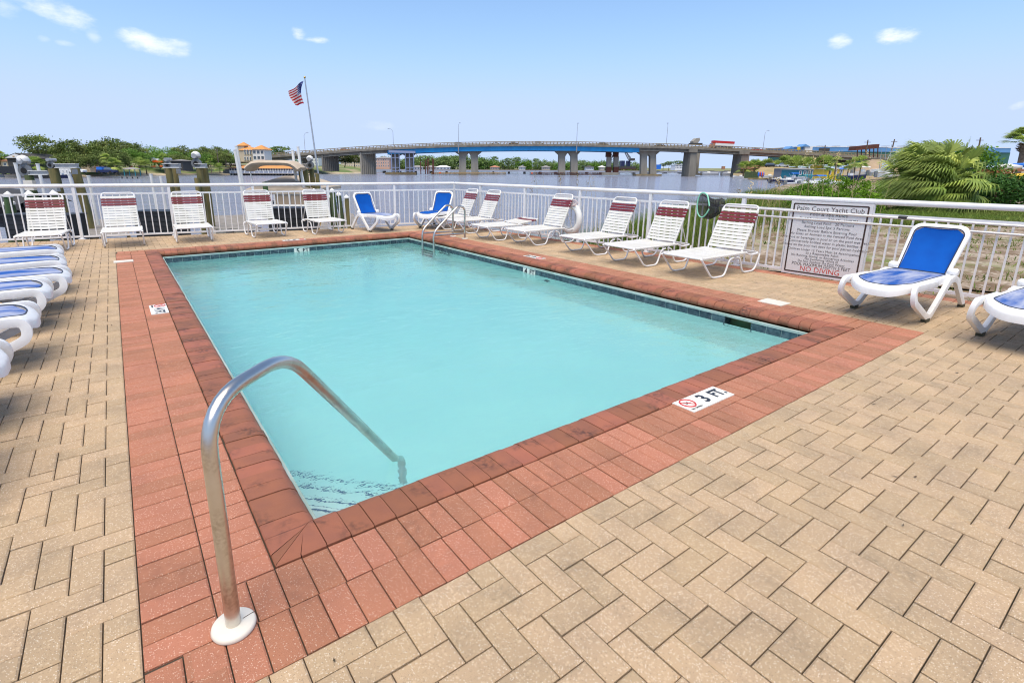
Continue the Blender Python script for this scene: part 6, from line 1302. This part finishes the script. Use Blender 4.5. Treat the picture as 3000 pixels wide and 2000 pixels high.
for px, py, d, h, lb in ((2180, 478, 215, 1.9, 'leftmost palm right of the last bridge pier'), (2212, 473, 214, 1.9, 'palm in front of the long tan building, left'), (2245, 472, 213, 1.9, 'palm in front of the long tan building, middle'), (2276, 476, 213, 1.9, 'palm above the silver pickup'), (2300, 464, 214, 1.9, 'palm against the dark bridge bent'), (2332, 465, 172, 1.9, 'palm right of the dark bridge bent'), (2364, 468, 165, 1.9, 'palm in front of the white column'), (2410, 464, 150, 1.9, 'palm behind the teal marina shop'), (2448, 461, 112, 5, 'tall palm over the yellow hut'), (2432, 480, 112, 5, 'shorter palm over the yellow hut'), (2503, 462, 105, 5, 'leaning palm before the sand mound'), (2520, 458, 110, 5, 'tall palm before the sand mound'), (2487, 470, 106, 5, 'small palm left of the sand mound')):
    zb = -.3; plant('palm' if h > 3 else 'palm_low', 'palm_tree', 'palm', lb, 'palms around the marina', px, d, zb, (zat(px, py, d)-zb)/(h+1.4))

# ------------------------------------------------------------------ sandy yard on the right
def yard_z(p):
    x, y = p; return -.06+.02*math.sin(x*1.3)*math.sin(y*1.1)-.0*x
EA = Vector((7.75, 4.6, 0)); EB = gd(2325, 62, 0); EB.z = 0
ed_ = (EB-EA).normalized(); en = Vector((-ed_.y, ed_.x, 0))       # towards the water
b = B(); P = []
yd = mat('sand_and_litter', (.36, .29, .22), .95, col2=(.17, .11, .06), scale=1.7, detail=10, bump=.6, bscale=18, contrast=(.40, .58), dirt=(.13, .20, .03), dscale=.5, damt=1.0, speck=(((.62, .56, .48), 16, .8, .5), ((.09, .055, .03), 14, .74, .7)))
for i in range(41):
    s_ = -.8+66*(i/40)**1.6; row = []
    for off_, z in ((6.0, BZ-.5), (3.4, BZ-.1), (2.0, -.9), (.9, -.35), (.2, -.12), (-.6, -.08), (-1.6, -.07), (-3, -.07), (-6, -.06), (-11, -.06), (-20, -.05), (-45, .1)):
        q = EA+ed_*s_+en*(off_+.35*math.sin(s_*1.1)); q.z = z+random.uniform(-.03, .03)
        row.append(q)
    P.append(row)
b.grid(P)
q0 = [tuple(r[3:]) for r in P]
b.build('sand_yard', yd, kind='structure', smooth=60)
b = B(); b.prism([(7.70, -8), (40, -14), (40, 5), (9.5, 4.5), (7.72, 4.3)], -.4, -.085); b.build('sand_yard_near', yd, kind='structure')
def on_yard(p): return (Vector((p[0], p[1], 0))-EA).dot(en) < .4 and (nR.x*p[0]+nR.y*p[1]) > cR+.1
def blades(name, lb, spots, m, hmin, hmax, wid=.006, lean=.45, kind='stuff', parent=None, cat=None, wind=(0, 0, 0)):
    V = []; Fs = []; R_ = []; W_ = Vector(wind)
    for x, y, z, n, rad in spots:
        for _ in range(n):
            a = random.uniform(0, 2*PI); r = rad*math.sqrt(random.random()); p = Vector((x+r*math.cos(a), y+r*math.sin(a), z)); h = random.uniform(hmin, hmax); d = Vector((random.gauss(0, lean), random.gauss(0, lean), 0))+W_; s_ = Vector((math.cos(a*3), math.sin(a*3), 0))*wid
            k = len(V); V += [p-s_, p+s_, p+d*h*.35+Vector((0, 0, h*.6))+s_*.7, p+d*h*.35+Vector((0, 0, h*.6))-s_*.7, p+d*h+Vector((0, 0, h))]; Fs += [(k, k+1, k+2, k+3), (k+3, k+2, k+4)]; R_ += [random.random()]*5
    q = B(); q.v = [tuple(v) for v in V]; q.f = Fs; q.r = R_; o = q.build(name, m, parent); tag(o, lb, cat, kind=kind); return o
sp = []
for _ in range(2600):
    x, y = random.uniform(7.9, 26), random.uniform(-9, 12); g_ = math.sin(x*.9+y*.5)+math.sin(y*1.3-x*.4)+.14*(x-14)
    if on_yard((x, y)) and g_ > random.uniform(-1.3, 1.0): sp.append((x, y, -.09, random.randrange(6, 16), random.uniform(.05, .25)))
blades('yard_grass', 'low patchy green weeds on the sandy yard', sp, M['grass'], .03, .13, .009, .8)
sp = []
for _ in range(420):
    s_ = random.uniform(.1, 9)**1.0; o_ = random.uniform(-1.6, 1.6); q = EA+ed_*s_+en*o_
    if (nR.x*q.x+nR.y*q.y) > cR+.12: sp.append((q.x, q.y, -.12 if o_ < .5 else -.5, random.randrange(12, 26), random.uniform(.08, .22)))
sp2 = []
for _ in range(1500):
    q = gd(random.uniform(2560, 3100), random.uniform(14.5, 20.5), 0)
    if on_yard((q.x, q.y)): sp2.append((q.x, q.y, -.09, random.randrange(10, 22), random.uniform(.1, .3)))
blades('hedge_foot_grass', 'bright grass along the foot of palm and hedge', sp2, M['grass'], .06, .3, .009, .6)
blades('bank_grass', 'tall green grass on the bank beyond the right fence', sp, M['grass'], .3, .85, .007, .3)
sp = []
for _ in range(500):
    s_ = random.uniform(5, 34); o_ = random.uniform(-3.5, 1.0); q = EA+ed_*s_+en*o_; sp.append((q.x, q.y, -.12, random.randrange(10, 22), random.uniform(.15, .4)))
blades('hedge_grass', 'long straw coloured and green grass in front of the bright bushes', sp, M['grass'], .15, .5, .011, .3)
# sea oats
def sea_oat(x, d, ytop, lb, z=-.3):
    q = gd(x, d, z); t_ = thing('sea_oat', lb, 'sea oat', q, random.uniform(0, 6), 'sea oats beyond the right fence'); h = max(.5, zat(x, ytop, d)-z); b = B(); tip = Vector((.10*h, .03, h)); b.tube([(0, 0, 0), (.02*h, 0, h*.55), tip], [.005, .004, .002], 4, rnd=random.random()); b.build('stalk', M['oat'], t_)
    b = B()
    for k in range(26): f = random.random(); p = Vector((.10*h+.10*f, .03, h-.16*f*f+.06-.1*f))+Vector((random.gauss(0, .022), random.gauss(0, .022), random.gauss(0, .02))); b.add([p+Vector((-.02, 0, .008)), p+Vector((0, .008, 0)), p+Vector((.02, 0, -.014)), p+Vector((0, -.008, 0))], [(0, 1, 2, 3)], random.random())
    b.build('seed_head', M['oat'], t_, kind='stuff'); return t_
for i, (x, y, d) in enumerate(((1585, 516, 11.6), (1612, 520, 11.8), (1650, 520, 11.3), (1697, 516, 11.2), (1708, 518, 11.5), (1752, 530, 10.9), (1763, 537, 11.4), (1560, 560, 11.9), (1800, 560, 10.6), (1860, 590, 10.2), (2150, 563, 10.2), (2165, 566, 9.8), (2205, 545, 9.8), (2240, 524, 10.4), (2262, 530, 10.9), (2285, 528, 11.2), (2310, 540, 9.9), (2390, 455, 10.4), (2430, 460, 10.9), (2452, 455, 11.3), (2497, 455, 10.2), (2520, 470, 11.0), (2370, 470, 11.2), (2550, 480, 10.4), (2480, 500, 11.4), (2600, 500, 11.5), (2345, 500, 10.9), (2120, 590, 10.1))):
    sea_oat(x, d, y, 'sea oat stalk '+('before the second twin pier' if 1590 < x < 1720 else 'left of the second twin pier' if x <= 1590 else 'under the rusted bridge columns' if x < 1850 else 'right of the leaf net' if x < 2200 else 'in front of the marina pontoon boats' if x < 2340 else 'in front of the teal marina shop' if x < 2440 else 'in front of the sand mound')+(' with a high seed head' if y < 500 else ' with a low seed head' if y > 550 else ''))
# bushes, vines, hedge
def leaf_thing(name, lb, cat, fl, m, size, ncl, nl, rad, grp=None, kind=None, aspect=.6):
    c, r = [], []
    for f, sh_ in fl: a, q = clumps(int(ncl*sh_), nl, f, rad); c.append(a); r.append(q)
    c = np.concatenate(c); r = np.concatenate(r); k = c[:, 2] > -.15; me = leaf_mesh('foliage', c[k], size, m, r[k], aspect=aspect)
    t_ = thing(name, lb, cat, group=grp); link('foliage', me, t_); b = B(); ce = c.mean(0)
    for _ in range(7): p = c[rng.integers(len(c))]; b.tube([(ce[0]+random.uniform(-.4, .4), ce[1]+random.uniform(-.4, .4), -.15), ((ce[0]+p[0])/2, (ce[1]+p[1])/2, p[2]*.55), tuple(p)], [.03, .02, .008], 5)
    b.build('stem', M['bark'], t_); return t_
def E_(px, d, ytop, wpx, dep, z0=-.1):
    q = gd(px, d, z0); h = zat(px, ytop, d)-z0; return ell(q.x, q.y, z0+h*.42, wpx*d/F_/2, wpx*d/F_/2 if dep is None else dep, h*.55, .5, -.8)
for px, d, yt, w_, lb in ((2352, 27, 534, 66, 'bright green bush at the water end of the bank'), (2402, 26, 530, 76, 'bright green bush second from the water end of the bank'), (2455, 25, 512, 80, 'bright green bush below the yellow hut'), (2510, 24.5, 514, 80, 'bright green bush left of the masts'), (2565, 24, 519, 80, 'bright green bush below the white sport fishing boat'), (2620, 23.5, 538, 76, 'bright green bush at the left edge of the windblown palm'), (2375, 20, 556, 80, 'low bright bush nearest the fence rail, left'), (2460, 19, 553, 90, 'low bright bush nearest the fence rail, middle'), (2550, 18.5, 558, 90, 'low bright bush nearest the fence rail, right')):
    leaf_thing('bank_bush', lb, 'bush', [(E_(px, d, yt, w_, None), 1)], M['bushleaf'], .085, 46, 42, .13, 'bright green bushes along the bank')
for px, d, yt, w_, m, lb, ncl in ((2832, 25, 424, 125, 'bushleaf', 'tall yellow green shrub behind the windblown palm', 120), (2895, 24, 468, 66, 'vine', 'dark green shrub right of the windblown palm', 60), (2925, 22, 500, 130, 'rusty', 'rust coloured shrub above the vine hedge', 40), (2925, 23.5, 482, 80, 'lush', 'pale green shrub below the blue storage building', 50)):
    leaf_thing('shrub', lb, 'shrub', [(E_(px, d, yt, w_, None), 1)], M[m], .14, ncl, 44, .2, 'shrubs around the windblown palm')
hd = []
for px in range(2790, 3330, 45): hd.append((E_(px, 20+random.uniform(-.4, .4), 515-random.uniform(0, 12), 74, .8), 1/12))
leaf_thing('vine_hedge', 'dark green vine covered hedge at the right edge', 'hedge', hd, M['vine'], .12, 330, 46, .17)
wp = thing('windblown_palm', 'big low fan palm bent by the wind beyond the right fence', 'palm', gd(2745, 19.5, -.1)); b = B(); wl = -RT*.9+FH*.15
b.tube([(0, 0, -.1), (.1, .1, .7), (.05, .1, 1.3)], [.24, .22, .2], 10); b.build('trunk', M['palmtrunk'], wp); b = B()
for k in range(240):
    az = random.uniform(0, 2*PI); el_ = random.uniform(-.35, 1.3); o_ = (random.uniform(-.45, .45), random.uniform(-.45, .45), random.uniform(.35, 1.5)); frond_fan(b, o_, az, el_, random.uniform(.75, 1.1), 16, 1.9, .034, wl*.55+Vector((0, 0, -.06)), random.random(), random.uniform(.5, 1.0))
b.build('fronds', M['frond'], wp)
pt_ = thing('palm_tree', 'lone tall palm with shaggy brown trunk top at the right edge', 'palm', gd(2984, 60, .0)); zt = zat(2985, 425, 60); b = B(); b.tube([(0, 0, -.6), (.15, 0, zt*.5), (-.05, 0, zt)], [.34, .27, .30], 10); b.build('trunk', M['palmtrunk'], pt_)
b = B()
for k in range(40): a = random.uniform(0, 2*PI); z = zt-random.uniform(.0, 1.0); d_ = Vector((math.cos(a), math.sin(a), random.uniform(.3, .9))); p = Vector((-.05, 0, z)); b.add([p, p+Vector((.05, .05, .25)), p+d_*.75+Vector((.05, 0, 0)), p+d_*.75], [(0, 1, 2, 3)], random.random())
b.build('boot_stubs', M['palmtrunk'], pt_); b = B()
for k in range(60): frond_fan(b, (-.05, 0, zt+.2), random.uniform(0, 2*PI), random.uniform(0, 1.4), random.uniform(.9, 1.25), 14, 1.8, .05, -RT*.75, random.random(), 1.1)
b.build('crown', M['frond'], pt_)
rk = thing('kayak_rack', 'timber rack holding covered kayaks at the right edge', 'rack', gd(2975, 40, 0), YAW-PI/2); b = B(); za = zat(2975, 497, 40)
for x in (-1.6, 1.6): b.beam((x, 0, -.3), (x, 0, za), .1, .1)
b.build('post', M['bark'], rk); b = B(); b.beam((-2, 0, za-.05), (2.4, 0, za-.05), .1, .14); b.build('crossbar', M['roofred'], rk)
for x0_, x1_, y, r_, m, lb in ((2920, 2994, 488, 7.2, 'white', 'white covered canoe on top of the rack at the right edge'), (2962, 3060, 484, 6, 'bluepaint', 'blue covered canoe behind the white one at the right edge'), (2955, 3060, 516, 8, 'yellow', 'yellow kayak low on the rack at the right edge')):
    a, c = dp(x0_, y, 39.5), dp(x1_, y, 39.5); k = r_*39.5/F_; b = B(); b.tube([a, a.lerp(c, .06), a.lerp(c, .3), a.lerp(c, .7), a.lerp(c, .94), c], [k*.45, k*.85, k, k, k*.85, k*.45], 12); tag(b.build('covered_canoe' if m != 'yellow' else 'kayak', M[m], smooth=60), lb, 'canoe' if m != 'yellow' else 'kayak', 'boats on the rack at the right edge')
